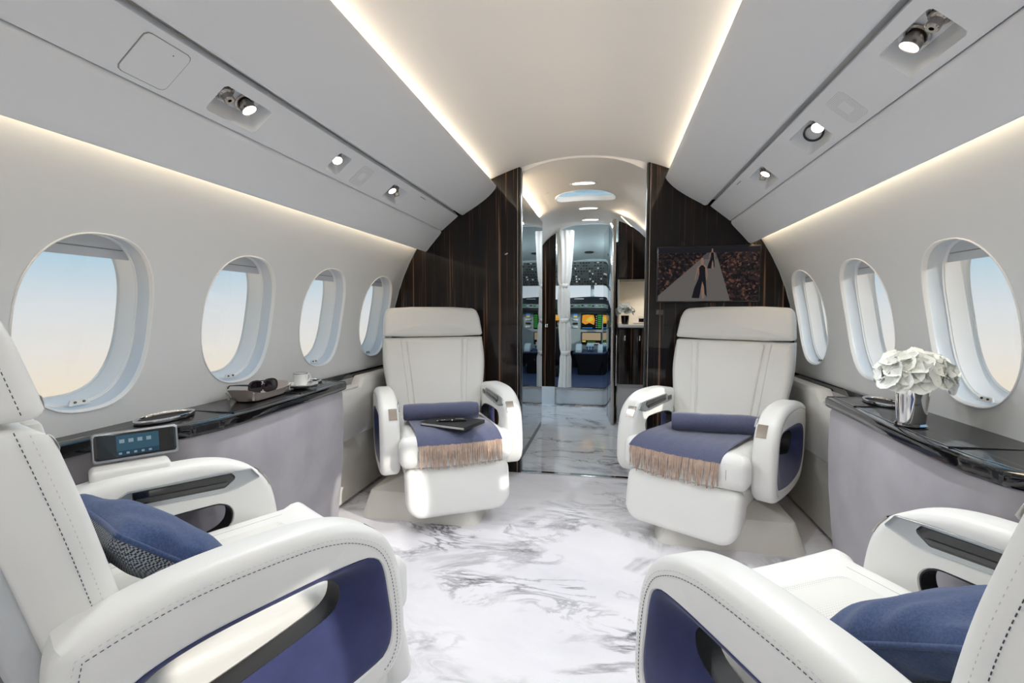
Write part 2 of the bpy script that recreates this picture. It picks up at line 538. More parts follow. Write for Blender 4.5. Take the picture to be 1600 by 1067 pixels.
def build_window(s, yc, num):
    P = lambda dy, du, d: Vector((s * wall_xz(WIN_U + du)[0], yc + dy, wall_xz(WIN_U + du)[1])) + d * Vector((s * math.cos(th), 0, math.sin(th)))
    th = (WIN_U - CW) / RW
    root = root_struct('window_%d' % num, None, None)
    del_side = 'left' if s < 0 else 'right'
    f = MB(); f.loft([[P(a * k, b * k, d) for a, b in win_out] for k, d in ((1.020, -.0008), (1.010, -.0040), (1.000, -.0035), (.994, .003), (.994, .010))])
    fr_w = f.build('window_frame', 'reveal', root)
    f = MB(); f.loft([[P(a * k, b * k, d) for a, b in win_out] for k, d in ((.994, .010), (.999, .012), (.999, .042), (.994, .046), (.994, .05))])
    f.build('reveal_band', 'reveal_band', root)
    f = MB(); f.loft([[P(a * k, b * k, d) for a, b in win_out] for k, d in ((.994, .05), (.984, .0505), (.984, .056), (.978, .057), (.985, .112), (.975, .118), (.955, .120))])
    f.build('reveal', 'reveal', root)
    f = MB(); f.loft([[P(a * .972, b * .972, d) for a, b in win_out] for d in (.112, .116)], cap0=True, cap1=True)
    f.build('pane', 'pane_glass', root, smooth=0)
    # roller shade parked at the top
    top = [(a * .978, b * .978) for a, b in win_out if b > WIN_B * .70]
    top.sort(key=lambda q: q[0])
    f = MB(); n = len(top); v0 = min(q[1] for q in top)
    lo = [(q[0], v0 - .004) for q in top]
    f.loft([[P(q[0], q[1], d) for q in top] for d in (.060, .072)] + [[P(q[0], q[1], d) for q in lo] for d in (.072, .060)], closed=False, wrap=True)
    f.build('shade', 'shade', root, smooth=0)
    f = MB(); mid = [(q[0] * .985, v0 + .022 ) for q in top if q[1] > v0 + .02]
    f.tube([P(q[0], q[1], .059) for q in mid], .0016, 6)
    f.build('shade_pull', 'seam_groove', root)
    # latch clip at the sill
    f = MB()
    f.slab(rpoly([(-.030, 0, .003), (.030, 0, .003), (.020, .016, .003), (-.020, .016, .003)], 3), .006, .002, lambda u, v, w: P(u, -WIN_B * .975 + .001 + v * .8, .030 + w + v * .35))
    c = f.build('latch', 'white_panel', root)
    f = MB()
    for q in (-.011, .011):
        ctr = P(q, -WIN_B * .975 + .0085, .0305)
        f.lathe([(.0001, -.003), (.0032, -.003), (.0032, .003), (.0001, .003)], 10, ctr, Matrix.Rotation(-s * (PI / 2 - .3), 3, 'Y'))
    f.build('screw', 'dark_metal', c)
    return root
num = 1
for s in (-1, 1):
    for i, yc in enumerate(WIN_Y[:6]):
        w = build_window(s, yc, num)
        w['label'] = 'oval cabin window in the %s wall, number %d from the dark front partition' % ('left' if s < 0 else 'right', i + 1)
        w['category'] = 'window'
        num += 1
for s in (-1, 1):
    for yc in WIN_Y[6:]:
        w = build_window(s, yc, num); w['label'] = 'oval cabin window of the aft cabin, %s side' % ('left' if s < 0 else 'right'); w['category'] = 'window'; num += 1

# floor, ceiling, aft wall
mb = MB(); mb.box((0, (YA + YF) / 2, -.02), (2.40, YF - YA, .04)); struct(mb.build('floor', 'carpet_marble', smooth=0), 'white carpet with a grey marble-vein pattern', 'carpet')
def ceil_z(x): return 1.90 - .41 * x * x
xs = [-.605 + 1.21 * k / 40 for k in range(41)]
mb = MB(); mb.loft([[(x, y, ceil_z(x)) for x in xs] + [(x, y, ceil_z(x) + .012) for x in xs[::-1]] for y in (YA, -1, 1, YF + .02)], cap0=True, cap1=True)
struct(mb.build('ceiling', 'ceiling_skin', smooth=50), 'softly arched ceiling panel between the two light coves', 'ceiling')
mb = MB(); mb.box((0, YA - .02, .97), (2.5, .04, 2.0)); struct(mb.build('wall_back', 'wall_skin', smooth=0))

# side coves, service panels
def offset_profile(name, prof, s, matn, num, label, y0=YA, y1=YF):
    mb = MB()
    mb.loft([[(s * x, y, z) for x, z in prof] for y in (y0, -1.0, 1.0, y1)], cap0=True, cap1=True)
    o = mb.build(name, matn, smooth=40); struct(o, label, 'panel'); return o
def closed_prof(front, thick):
    """thicken an open (x,z) polyline away from the cabin axis"""
    back = []
    for i, p in enumerate(front):
        a = front[max(i - 1, 0)]; b = front[min(i + 1, len(front) - 1)]
        t = Vector((b[0] - a[0], b[1] - a[1])).normalized()
        nrm = Vector((-t.y, t.x))
        back.append((p[0] + nrm.x * thick, p[1] + nrm.y * thick))
    return list(front) + back[::-1]
up_front = [tuple(p) for p in catmull([(.498, 1.758), (.490, 1.751), (.490, 1.742), (.502, 1.722), (.545, 1.680), (.615, 1.632), (.675, 1.597), (.694, 1.585), (.704, 1.583), (.716, 1.588), (.722, 1.602)], 5)]
lo_front = [tuple(p) for p in catmull([(.850, 1.503), (.8405, 1.493), (.8425, 1.476), (.868, 1.446), (.900, 1.410), (.919, 1.388), (.931, 1.374), (.942, 1.367), (.951, 1.371), (.954, 1.386)], 5)]
PA, PB = Vector((.730, 1.577)), Vector((.834, 1.493))
PEU = (PB - PA).normalized(); PN = Vector((-PEU.y, PEU.x)) * -1
if PN.y > 0: PN = -PN     # into the cabin, downward
PLEN = (PB - PA).length
tn = 1
for s, side in ((-1, 'left'), (1, 'right')):
    offset_profile('trim_%d' % tn, closed_prof(up_front, .010), s, 'headliner', tn, 'smooth grey upper ceiling side panel on the %s with a rounded cove lip' % side); tn += 1
    offset_profile('trim_%d' % tn, closed_prof(lo_front, .010), s, 'headliner', tn, 'smooth grey lower ceiling side panel above the %s windows' % side); tn += 1

def PP(s, y, u, d=0.0):
    """point on the service panel strip: u along the slope, d toward the cabin"""
    q = PA + PEU * u + PN * d
    return Vector((s * q.x, y, q.y))
UNITS = {-1: [(1.152, .172, 'two'), (1.628, .080, 'one'), (2.105, .163, 'both')],
         1: [(1.143, .178, 'two'), (1.675, .180, 'open'), (2.133, .172, 'both')]}
aft_units = {-1: [(-.30, .172, 'two')], 1: [(-.30, .172, 'two')]}
U_MID, U_H = .073, .084
for s, side in ((-1, 'left'), (1, 'right')):
    mb = MB(); P = lambda y, u: PP(s, y, u)
    lo = YA
    for yc, wd, kind in sorted(UNITS[s] + aft_units[s]):
        plain(mb, lo, yc - wd / 2 - .02, [0, U_MID, PLEN], P)
        holed_bay(mb, yc - wd / 2 - .02, yc + wd / 2 + .02, 0, PLEN, yc, U_MID, resample(rrect(wd / 2, U_H / 2, .010), 48), P, 2)
        lo = yc + wd / 2 + .02
    plain(mb, lo, YF, [0, U_MID, PLEN], P)
    # returns of the strip edges
    mb.loft([[PP(s, y, 0, 0), PP(s, y, -.002, -.004), PP(s, y, -.002, -.03)] for y in (YA, YF)], closed=False)
    mb.loft([[PP(s, y, PLEN, 0), PP(s, y, PLEN + .002, -.004), PP(s, y, PLEN + .002, -.03)] for y in (YA, YF)], closed=False)
    # light-tight backs of the two grooves
    mb.loft([[(s * x, y, z) for x, z in ((.716, 1.598), (.722, 1.612), (.765, 1.612), (.765, 1.585))] for y in (YA, YF)], closed=False)
    mb.loft([[(s * x, y, z) for x, z in ((.834, 1.515), (.862, 1.525), (.870, 1.500), (.846, 1.498))] for y in (YA, YF)], closed=False)
    o = mb.build('trim_%d' % tn, 'headliner', smooth=40); tn += 1
    struct(o, 'flat grey service strip with lamps and air nozzles above the %s windows' % side, 'panel')
    # light coves
    for nm, c, d, W, tilt in (('ceiling_light_strip', (.566, 1.747), (-.90, .44), COVE_UP, 0), ('wall_light_strip', (.969, 1.402), (.22, -.97), COVE_LOW, 0)):
        t = MB(); dv = Vector((s * d[0], 0, d[1])).normalized(); sd = Vector((0, 1, 0)).cross(dv)
        C0 = Vector((s * c[0], 0, c[1]))
        t.loft([[C0 + sd * a + dv * b + Vector((0, y, 0)) for a, b in ((-.006, 0), (.006, 0), (.006, -.006), (-.006, -.006))] for y in (YA + .05, YF - .01)], cap0=True, cap1=True)
        so = t.build(nm, 'led_strip', smooth=0)
        tag(so, 'warm LED strip hidden in the %s %s cove' % (side, 'ceiling' if 'ceiling' in nm else 'window-wall'), 'light strip')
        Lt = bpy.data.lights.new(nm + '_glow', 'AREA'); Lt.shape = 'RECTANGLE'; Lt.size = .012; Lt.size_y = YF - YA - .1
        Lt.energy = W * (YF - YA); Lt.color = (1.0, .88, .73)
        lo_ = bpy.data.objects.new(nm + '_glow', Lt); COL.objects.link(lo_)
        lo_.location = C0 + dv * .003 + Vector((0, (YA + YF) / 2, 0))
        lo_.rotation_euler = dv.to_track_quat('-Z', 'Y').to_euler()
        # make the long side run along Y
        zq = -dv; yv = Vector((0, 1, 0)); xv = yv.cross(zq)
        lo_.rotation_euler = Matrix((xv, yv, zq)).transposed().to_euler()

# ------------------------------------------------------------------ lamp and air units in the strip
def lamp_unit(s, yc, wd, kind, label):
    C0 = PP(s, yc, U_MID)
    root = thing('reading_light_unit', label, 'reading light', tuple(C0), 0, 'lamp and air units in the ceiling strips')
    Q = lambda dy, du, d: PP(s, yc + dy, U_MID + du, d) - C0
    ol = resample(rrect(wd / 2, U_H / 2, .010), 48); f = MB()
    deep = -.034
    f.loft([[Q(a, b, 0) for a, b in ol], [Q(a * .97, b * .97, -.003) for a, b in ol],
            [Q(a * (.80 if wd > .1 else .75), b * .62 - .010, deep) for a, b in ol]], cap1=True)
    f.build('recess_tray', 'white_panel', root)
    nvec = Vector((s * PN.x, 0, PN.y)); eu = Vector((s * PEU.x, 0, PEU.y))
    def rot(axis): return axis.normalized().to_track_quat('Z', 'Y').to_matrix()
    def lamp(dy, du, ax, k=1.0):
        base = Q(dy, du, deep + .002)
        f = MB(); f.lathe([(.021 * k, 0), (.027 * k, .0), (.027 * k, .003), (.022 * k, .004), (.021 * k, 0)], 28, base, rot(nvec)); f.build('lamp_socket', 'nickel', root)
        R = rot(ax); f = MB()
        f.lathe([(.0175 * k, -.006), (.0185 * k, .0), (.0185 * k, .012), (.0200 * k, .015), (.0200 * k, .026), (.0185 * k, .027), (.0176 * k, .024)], 28, base, R)
        h = f.build('lamp_housing', 'nickel', root)
        f = MB(); f.lathe([(.0001, .0250), (.0176 * k, .0250), (.0176 * k, .0235), (.0001, .0235)], 28, base, R)
        f.build('lamp_lens', 'lamp_lens', h)
        L = bpy.data.lights.new('reading_lamp', 'SPOT'); L.energy = SPOT_W * (4.6 if kind == 'two' else 7.5); L.spot_size = math.radians(116); L.spot_blend = .6; L.shadow_soft_size = .015; L.color = (.90, .955, 1.0)
        lo_ = bpy.data.objects.new('reading_lamp', L); COL.objects.link(lo_); lo_.parent = root
        lo_.location = base + ax.normalized() * .029; lo_.rotation_euler = ax.normalized().to_track_quat('-Z', 'Y').to_euler()
    def gasper(dy, du, ax, k=1.0):
        base = Q(dy, du, deep + .002)
        f = MB(); f.lathe([(.021 * k, 0), (.027 * k, .0), (.027 * k, .003), (.022 * k, .004), (.021 * k, 0)], 28, base, rot(nvec)); f.build('nozzle_socket', 'nickel', root)
        f = MB(); f.lathe([(.017 * k, -.006), (.0185 * k, .0), (.0185 * k, .012), (.0165 * k, .014), (.0135 * k, .016), (.0135 * k, .030), (.011 * k, .032), (.005 * k, .032), (.005 * k, .022), (.0001, .022)], 28, base, rot(ax))
        h = f.build('air_nozzle', 'nickel', root)
        f = MB(); f.lathe([(.0001, .0225), (.0046 * k, .0225), (.0046 * k, .0215), (.0001, .0215)], 16, base, rot(ax)); f.build('nozzle_hole', 'black_soft', h)
    dn = (nvec * .85 + Vector((0, 0, -1)) * .25)
    if kind == 'two':
        gasper(-.047 if s < 0 else -.050, -.014, dn + Vector((0, .05, 0))); lamp(.024 if s < 0 else .024, -.014, dn + Vector((0, .12, 0)))
    elif kind == 'one':
        lamp(.0, -.010, dn + Vector((0, -.35, 0)), .92)
    elif kind == 'both':
        lamp(-.030 if s < 0 else -.020, -.010, dn + Vector((0, -.18, 0)), .92); gasper(.020 if s < 0 else .026, -.008, dn + Vector((0, .35, 0)) + eu * .3, .92)
    elif kind == 'open':
        lamp(-.045, -.012, dn + Vector((0, -.45, 0)), .92)
        base = Q(.000, -.004, -.020); ax = dn + Vector((0, -.75, 0)); f = MB()
        f.lathe([(.0235, 0), (.0285, 0), (.0285, .006), (.024, .009), (.0225, .004), (.0235, 0)], 32, base, rot(ax)); h = f.build('lens_ring', 'dark_metal', root)
        f = MB(); f.lathe([(.0001, .003), (.0235, .003), (.0235, .001), (.0001, .001)], 32, base, rot(ax)); f.build('frosted_lens', 'shade', h)
    return root
names = {(-1, 0): 'lamp and air nozzle unit on the left next to the square hatch', (-1, 1): 'narrow single-lamp unit in the left ceiling strip', (-1, 2): 'lamp and air nozzle unit on the left nearest the dark partition',
         (1, 0): 'largest, nearest lamp and air nozzle unit on the right', (1, 1): 'unit on the right with a lamp and a round frosted lens', (1, 2): 'lamp and air nozzle unit on the right nearest the dark partition'}
for s in (-1, 1):
    for i, (yc, wd, kind) in enumerate(UNITS[s]): lamp_unit(s, yc, wd, kind, names[(s, i)])
    for i, (yc, wd, kind) in enumerate(aft_units[s]): lamp_unit(s, yc, wd, kind, 'lamp and air nozzle unit behind the rear %s seat' % ('left' if s < 0 else 'right'))

# square hatch on the left strip
C0 = PP(-1, .902, .069)
f = MB(); ol = resample(rrect(.055, .052, .012), 48)
f.loft([[PP(-1, .902 + a * k, .069 + b * k, d) - C0 for a, b in ol] for k, d in ((1.02, .0002), (1.02, .0012), (1.0, .0012))], cap0=True, cap1=True)
h = f.build('access_hatch', 'seam_groove', None, 30); h.location = C0
tag(h, 'square rounded access hatch in the left ceiling strip', 'hatch')
f = MB(); f.loft([[PP(-1, .902 + a * k, .069 + b * k, d) - C0 for a, b in ol] for k, d in ((.99, .0010), (.985, .0022))], cap0=True, cap1=True)
p_ = f.build('hatch_door', 'headliner', h)
f = MB(); f.lathe([(.0001, 0), (.0013, 0), (.0013, .0006), (.0001, .0006)], 10, PP(-1, .92, .035, .0022) - C0, Vector((-PN.x, 0, PN.y)).to_track_quat('Z', 'Y').to_matrix()); f.build('release_hole', 'black_soft', p_)
# speaker grilles
def grille(s, yc, label):
    C0 = PP(s, yc, .073)
    root = thing('speaker_grille', label, 'speaker', tuple(C0), 0, 'speaker grilles in the ceiling strips')
    f = MB(); ol = resample(rrect(.045, .046, .014), 40)
    f.loft([[PP(s, yc + a * k, .073 + b * k, d) - C0 for a, b in ol] for k, d in ((1, .0002), (1, .0008))], cap0=True, cap1=True); f.build('grille_plate', 'headliner', root)
    f = MB(); f0 = rrect(.0185, .0175, .004)
    R = Vector((s * PN.x, 0, PN.y)).to_track_quat('Z', 'Y').to_matrix()
    for i in range(7):
        t = i / 6; ol = rrect(.0205 + .0225 * t, .0195 + .0245 * t, .004 + .009 * t); n = int(60 + 70 * t)
        for a, b in resample(ol, n):
            c = PP(s, yc + a, .073 + b, .0009) - C0; r = .0008
            f.add([c + R @ Vector((r * math.cos(k * PI / 2), r * math.sin(k * PI / 2), 0)) for k in range(4)], [(0, 1, 2, 3)])
    stuff(f.build('grille_holes', 'grille_dot', root, 0))
grille(-1, 1.795, 'speaker grille of fine holes in the left ceiling strip')
grille(1, 1.445, 'speaker grille of fine holes in the right ceiling strip')
# oxygen mask door slots
for s in (-1, 1):
    C0 = PP(s, 2.33, .02); f = MB(); f.loft([[PP(s, y, u, .0004) - C0 for u in (.016, .0185)] for y in (2.30, 2.365)], closed=False)
    f.loft([[PP(s, y, u, .0009) - C0 for u in (.016, .0185)] for y in (2.30, 2.365)], closed=False)
    o = f.build('mask_door_slot', 'black_soft', None, 0); o.location = C0
    tag(o, 'thin dark slot in the %s ceiling strip beside the front partition' % ('left' if s < 0 else 'right'), 'slot')
# oval downlights: unseen fill lamps added in the aft ceiling, real ones in the vestibule
def downlight(y, label, power, z=None, a=.10, b=.028):
    zc = (ceil_z(0) if z is None else z)
    root = thing('oval_downlight', label, 'downlight', (0, y, zc), 0, 'oval downlights along the ceiling')
    ol = [(p, q) for p, q in superell(a, b, 2.6, 48)]
    f = MB(); f.loft([[(p * k, q * k, d - .41 * (p * k) ** 2) for p, q in ol] for k, d in ((1.32, -.0005), (1.30, -.003), (1.10, -.003), (1.0, -.002))]); f.build('light_rim', 'headliner', root)
    f = MB(); f.loft([[(p * k, q * k, d - .41 * (p * k) ** 2) for p, q in ol] for k, d in ((1.05, -.0004), (1.02, -.0035))], cap0=True, cap1=True); f.build('light_lens', 'down_lens', root)
    L = bpy.data.lights.new('downlight_glow', 'AREA'); L.shape = 'RECTANGLE'; L.size = a * 2; L.size_y = b * 2; L.energy = power; L.color = (.82, .92, 1.0); L.spread = PI * .95
    lo_ = bpy.data.objects.new('downlight_glow', L); COL.objects.link(lo_); lo_.parent = root; lo_.location = (0, 0, -.016)
for i, y in enumerate((-.95, -1.55, -2.15, -2.75)):
    downlight(y, 'unseen oval fill lamp added in the aft ceiling, %s behind the seats' % ('nearest', 'second', 'third', 'farthest')[i], AFT_FILL_W, a=.14, b=.05)

# =================================================================== FRONT PARTITION
OL, OR = -.345, .396        # doorway
def partition(x_in, s):
    pts = [(x_in, 0.0)]
    x = abs(x_in); k = 0
    top = [(s * (x + (.60 - x) * i / 8), ceil_z(x + (.60 - x) * i / 8) + .008) for i in range(9)]
    arc = []
    t0 = math.acos(.60 / RW)
    for i in range(14): 
        t = t0 * (1 - i / 13); arc.append((s * RW * math.cos(t), CW + RW * math.sin(t)))
    return pts + top + arc + [(s * RW, 0.0)]
for s, xi, nm in ((-1, OL, 'wall_front_left'), (1, OR, 'wall_front_right')):
    p = partition(xi, s); mb = MB()
    mb.loft([[(x, y, z) for x, z in p] for y in (YF, YF + .055)], cap0=True, cap1=True)
    o = mb.build(nm, 'ebony', smooth=0)
    struct(o, 'glossy dark striped ebony partition panel on the %s of the doorway' % ('left' if s < 0 else 'right'), 'partition')
    mb = MB(); zt = ceil_z(abs(xi)) - .004
    mb.rbox((xi - s * .004, YF + .026, zt / 2), (.010, .062, zt), .004, 2); mb.build('edge_trim', 'dark_metal', o)
    mb = MB(); mb.rbox((xi + s * .012, YF - .001, zt / 2), (.004, .004, zt), .0015, 2); mb.build('edge_bead', 'nickel', o)
mb = MB(); mb.rbox(((OL + OR) / 2, YF + .02, .002), (OR - OL, .035, .006), .002, 2)
struct(mb.build('trim_%d' % tn, 'chrome'), 'bright metal threshold strip across the doorway floor', 'threshold'); tn += 1
# header trim of the doorway ceiling seam
mb = MB(); mb.tube([(x, YF + .02, ceil_z(x) - .001) for x in [OL + (OR - OL) * k / 20 for k in range(21)]], .004, 8)
struct(mb.build('trim_%d' % tn, 'ceiling_skin'), 'thin arched seam in the ceiling over the doorway', 'trim'); tn += 1

# television with the runway film
tv = thing('television', 'flat wall television showing a fashion runway on the dark partition', 'television', (.719, YF - .014, 1.201))
f = MB(); f.rbox((0, 0, 0), (.548, .314, .022), .004, 3, M=Matrix.Rotation(PI / 2, 3, 'X')); f.build('bezel', 'black_gloss', tv)
def flat(name, pts, mt, parent, y, t=.0006):
    """flat print: polygon given in (x,z), a hair thick, facing aft"""
    f = MB(); f.loft([[(x, y, z) for x, z in pts], [(x, y - t, z) for x, z in pts]], cap0=True, cap1=True)
    return f.build(name, mt, parent, 0)
scr = flat('screen', [(-.265, -.148), (.265, -.148), (.265, .148), (-.265, .148)], 'film_crowd', tv, -.0112)
flat('screen_backdrop', [(-.265, .118), (.265, .118), (.265, .148), (-.265, .148)], 'film_dark', scr, -.0120)
flat('screen_runway', [(-.265, -.148), (.12, -.148), (.052, .082), (-.040, .082), (-.262, -.118)], 'film_runway', scr, -.0120)
flat('screen_runway_far', [(-.04, .082), (.052, .082), (.040, .118), (-.005, .118)], 'film_runway_far', scr, -.0119)
def model(x, z, h, k):
    """small printed figure in a long dark gown walking"""
    g = lambda pts: [(x + a * h, z + b * h) for a, b in pts]
    flat('screen_figure_skin', g([(-.13, .62), (-.10, .76), (-.03, .82), (-.035, .90), (-.02, .97), (.02, .97), (.035, .90), (.03, .82), (.10, .76), (.13, .60), (.11, .45), (.09, .45), (.10, .60), (.07, .70), (.05, .45), (.06, .03), (.02, .0), (-.02, .3), (-.08, .30), (-.07, .55), (-.09, .70), (-.11, .60), (-.14, .45), (-.16, .45)]), 'film_skin', scr, -.0126 - k * .0016)
    flat('screen_figure_gown', g([(-.07, .74), (-.02, .80), (.02, .80), (.07, .74), (.07, .60), (.09, .45), (.12, .05), (.07, .12), (.05, .30), (.01, .42), (-.05, .02), (-.22, .03), (-.17, .25), (-.08, .48), (-.06, .60)]), 'film_gown', scr, -.0134 - k * .0016)
model(.022, .028, .115, 0)
model(-.030, -.138, .235, 1)

# switch plate on the partition
sw = thing('switch_plate', 'small dark double switch plate on the partition below the television', 'switch', (.470, YF - .002, .990))
f = MB(); f.rbox((0, 0, 0), (.046, .034, .005), .002, 2, M=Matrix.Rotation(PI / 2, 3, 'X')); f.build('plate', 'black_gloss', sw)
for x in (-.011, .011):
    f = MB(); f.rbox((x, -.003, 0), (.016, .020, .004), .001, 2, M=Matrix.Rotation(PI / 2, 3, 'X')); f.build('rocker', 'dark_metal', sw)

# =================================================================== VESTIBULE
Y1, YD = YF + .055, 5.07
def vest_z(x): return 1.89 - .41 * x * x - 1.6 * x ** 4
mb = MB(); mb.box((-.13, (Y1 + YD) / 2 - .014, -.02), (1.55, YD - Y1 + .056, .04)); struct(mb.build('floor_front', 'stone_marble', smooth=0), 'polished white marble floor of the entrance passage', 'floor')
mb = MB(); P = lambda y, u: (u, y, vest_z(u))
sky_out = superell(.17, .225, 2.6, 48)
xs_ = [-.62 + 1.24 * k / 24 for k in range(25)]
mb.loft([[(u, YF + .019, ceil_z(u) + .012) for u in xs_], [(u, YF + .020, vest_z(u)) for u in xs_]], closed=False)
plain(mb, YF + .02, 3.55, xs_, P)
holed_bay(mb, 3.55, 4.07, -.30, .30, 3.81, 0.0, sky_out, P, 4)
for a, b in ((-.62, -.30), (.30, .62)): plain(mb, 3.55, 4.07, [a + (b - a) * k / 8 for k in range(9)], P)
plain(mb, 4.07, YD, xs_, P)
o = mb.build('ceiling_front', 'ceiling_skin', smooth=50); struct(o, 'arched passage ceiling with a skylight and oval lamps', 'ceiling')
sk = root_struct('window_%d' % num, 'oval skylight in the passage ceiling showing blue sky', 'skylight'); num += 1
f = MB(); f.loft([[(b * k, 3.81 + a * k, vest_z(b * k) + d) for a, b in sky_out] for k, d in ((1.04, -.001), (1.02, -.006), (1.0, -.005), (.992, .004), (.985, .026), (.97, .034))]); f.build('window_frame', 'reveal', sk)
f = MB(); f.loft([[(b * .985, 3.81 + a * .985, vest_z(b * .93) + d) for a, b in sky_out] for d in (.027, .030)], cap0=True, cap1=True); f.build('pane', 'pane_glass', sk, 0)
for y, nm in ((3.46, 'nearest oval lamp in the passage ceiling, just before the skylight'), (4.30, 'middle oval lamp in the passage ceiling, just beyond the skylight'), (4.84, 'farthest oval lamp in the passage ceiling, toward the cockpit')):
    downlight(y, nm, 4.5, z=1.89, a=.075, b=.026)
# left closet front, mirror-polished
cl = thing('closet', 'tall mirror-polished closet wall on the left of the passage', 'closet', (-.39, 3.51, 0))
f = MB(); f.box((-.012, 0, .875), (.020, 1.16, 1.75)); f.build('carcass', 'ebony_side', cl, 0)
for y0, y1 in ((-.578, -.2035), (-.2025, .1815), (.1825, .578)):
    f = MB(); f.box((.008, (y0 + y1) / 2, .90), (.020, y1 - y0, 1.69)); d = f.build('door_panel', 'mirror_lacquer', cl, 0)
    f = MB(); f.rbox((.0195, y1 - .03, .62), (.003, .008, .016), .001, 2); f.build('pull', 'dark_metal', d)
f = MB(); f.box((.004, 0, .026), (.016, 1.16, .05)); f.build('kick_plate', 'dark_metal', cl, 0)
def small_led(name, p0, p1, d, label, W):
    p0, p1, d = Vector(p0), Vector(p1), Vector(d).normalized(); t = (p1 - p0).normalized(); sd = t.cross(d)
    f = MB(); f.loft([[q + sd * a + d * b for a, b in ((-.006, 0), (.006, 0), (.006, -.005), (-.006, -.005))] for q in (p0, p1)], cap0=True, cap1=True)
    o = f.build(name, 'led_strip', None, 0); tag(o, label, 'light strip')
    L = bpy.data.lights.new(name + '_glow', 'AREA'); L.shape = 'RECTANGLE'; L.size = .012; L.size_y = (p1 - p0).length; L.energy = W; L.color = (1, .80, .56)
    lo_ = bpy.data.objects.new(name + '_glow', L); COL.objects.link(lo_); lo_.location = (p0 + p1) / 2 + d * .004
    z = -d; y = t; x = y.cross(z); lo_.rotation_euler = Matrix((x, y, z)).transposed().to_euler()
small_led('closet_light_strip', (-.405, 2.95, 1.757), (-.405, 4.06, 1.757), (.3, 0, 1), 'warm LED strip along the top of the left closet', 3.0)
mb = MB(); mb.box((-.63, (Y1 + 4.09) / 2, .80), (.02, 4.09 - Y1, 1.60)); struct(mb.build('wall_passage_left', 'ebony_side', smooth=0))
mb = MB(); mb.box((.63, (Y1 + YD) / 2, .80), (.02, YD - Y1, 1.60)); struct(mb.build('wall_passage_right', 'ebony_side', smooth=0))
# cockpit divider on the left, white kick
mb = MB(); pts = [(-1.15, .19), (-.365, .19)] + [(x, vest_z(x) + .005) for x in (-.365, -.42, -.48, -.54, -.60, -.62)] + [(-1.15, 1.49)]
mb.loft([[(x, y, z) for x, z in pts] for y in (YD, YD + .04)], cap0=True, cap1=True); o = mb.build('wall_cockpit_left', 'ebony', smooth=0); struct(o, 'dark striped wall left of the cockpit entrance', 'wall')
f = MB(); f.box((-.757, YD + .018, .095), (.785, .036, .19)); f.build('kick_plate', 'white_panel', o, 0)
f = MB(); f.rbox((-.455, YD - .01, .84), (.03, .02, .035), .004, 2); f.build('latch', 'chrome', o)
# mirror wall on the right leading to the cockpit
mw = thing('mirror_wall', 'narrow mirror-polished wall panel on the right beside the cockpit entrance', 'wall panel', (.185, 4.66, 0), math.atan2(-.085, .82) * -1)
f = MB(); f.rbox((0, 0, .89), (.024, .82, 1.78), .003, 2); f.build('panel', 'mirror_lacquer', mw)
f = MB(); f.rbox((0, -.412, .89), (.028, .010, 1.78), .002, 2); f.build('edge_trim', 'nickel', mw)
f = MB(); f.box((-.0125, -.12, .89), (.002, .004, 1.76)); f.build('joint', 'black_soft', mw, 0)

# galley on the right
GX0, GX1, GY = .262, .615, 4.32
ga = thing('galley_cabinet', 'dark galley cabinet with white counter and lit niche right of the passage', 'cabinet', ((GX0 + GX1) / 2, GY, 0))
hw = (GX1 - GX0) / 2; cxg = (GX0 + GX1) / 2
f = MB(); f.box((0, .30, .60), (hw * 2, .60, .50)); f.build('body', 'ebony', ga, 0)
for a, b in ((-hw + .004, -.045), (-.041, .075), (.079, hw - .004)):
    f = MB(); f.rbox(((a + b) / 2, -.008, .60), (b - a, .018, .492), .002, 2); d = f.build('door', 'ebony', ga)
    f = MB(); f.rbox(((a + b) / 2, -.020, .76), (.014, .010, .045), .003, 2); f.build('latch', 'chrome', d)
f = MB(); f.box((0, .30, .175), (hw * 2 - .01, .59, .35)); f.build('kick_plate', 'white_panel', ga, 0)
f = MB(); f.rbox((.002, .27, .865), (hw * 2 - .004, .66, .030), .008, 3); f.build('counter', 'counter_white', ga)
f = MB(); f.box((0, .34, 1.075), (hw * 2, .01, .39)); f.box((-hw + .006, .17, 1.075), (.012, .34, .39)); f.box((hw - .006, .17, 1.075), (.012, .34, .39)); f.build('niche_lining', 'counter_white', ga, 0)
f = MB(); pts = [(-hw, 1.27), (hw, 1.27)] + [(x, vest_z(x + cxg) - .080) for x in [hw - 2 * hw * k / 6 for k in range(7)]]
f.loft([[(x, y, z) for x, z in pts] for y in (0, .58)], cap0=True, cap1=True); up = f.build('upper_cabinet', 'ebony', ga, 0)
for a, b in ((-hw + .004, .045), (.049, hw - .004)):
    pts = [(a, 1.278), (b, 1.278)] + [(b + (a - b) * k / 4, vest_z(b + (a - b) * k / 4 + cxg) - .085) for k in range(5)]
    f = MB(); f.loft([[(x, y, z) for x, z in pts] for y in (-.014, .0)], cap0=True, cap1=True); d = f.build('upper_door', 'ebony', up, 0)
f = MB(); f.rbox((.06, -.022, 1.36), (.012, .014, .11), .005, 3); f.build('handle', 'chrome', up)
f = MB(); f.lathe([(.0001, 0), (.016, 0), (.020, .004), (.020, .008), (.0001, .008)], 20, (.09, .10, 1.263)); f.build('niche_lamp', 'galley_lens', ga)
L = bpy.data.lights.new('niche_glow', 'SPOT'); L.energy = 3.5; L.spot_size = 2.4; L.spot_blend = .6; L.shadow_soft_size = .02; L.color = (1, .86, .66)
lo_ = bpy.data.objects.new('niche_glow', L); COL.objects.link(lo_); lo_.parent = ga; lo_.location = (.09, .10, 1.25)
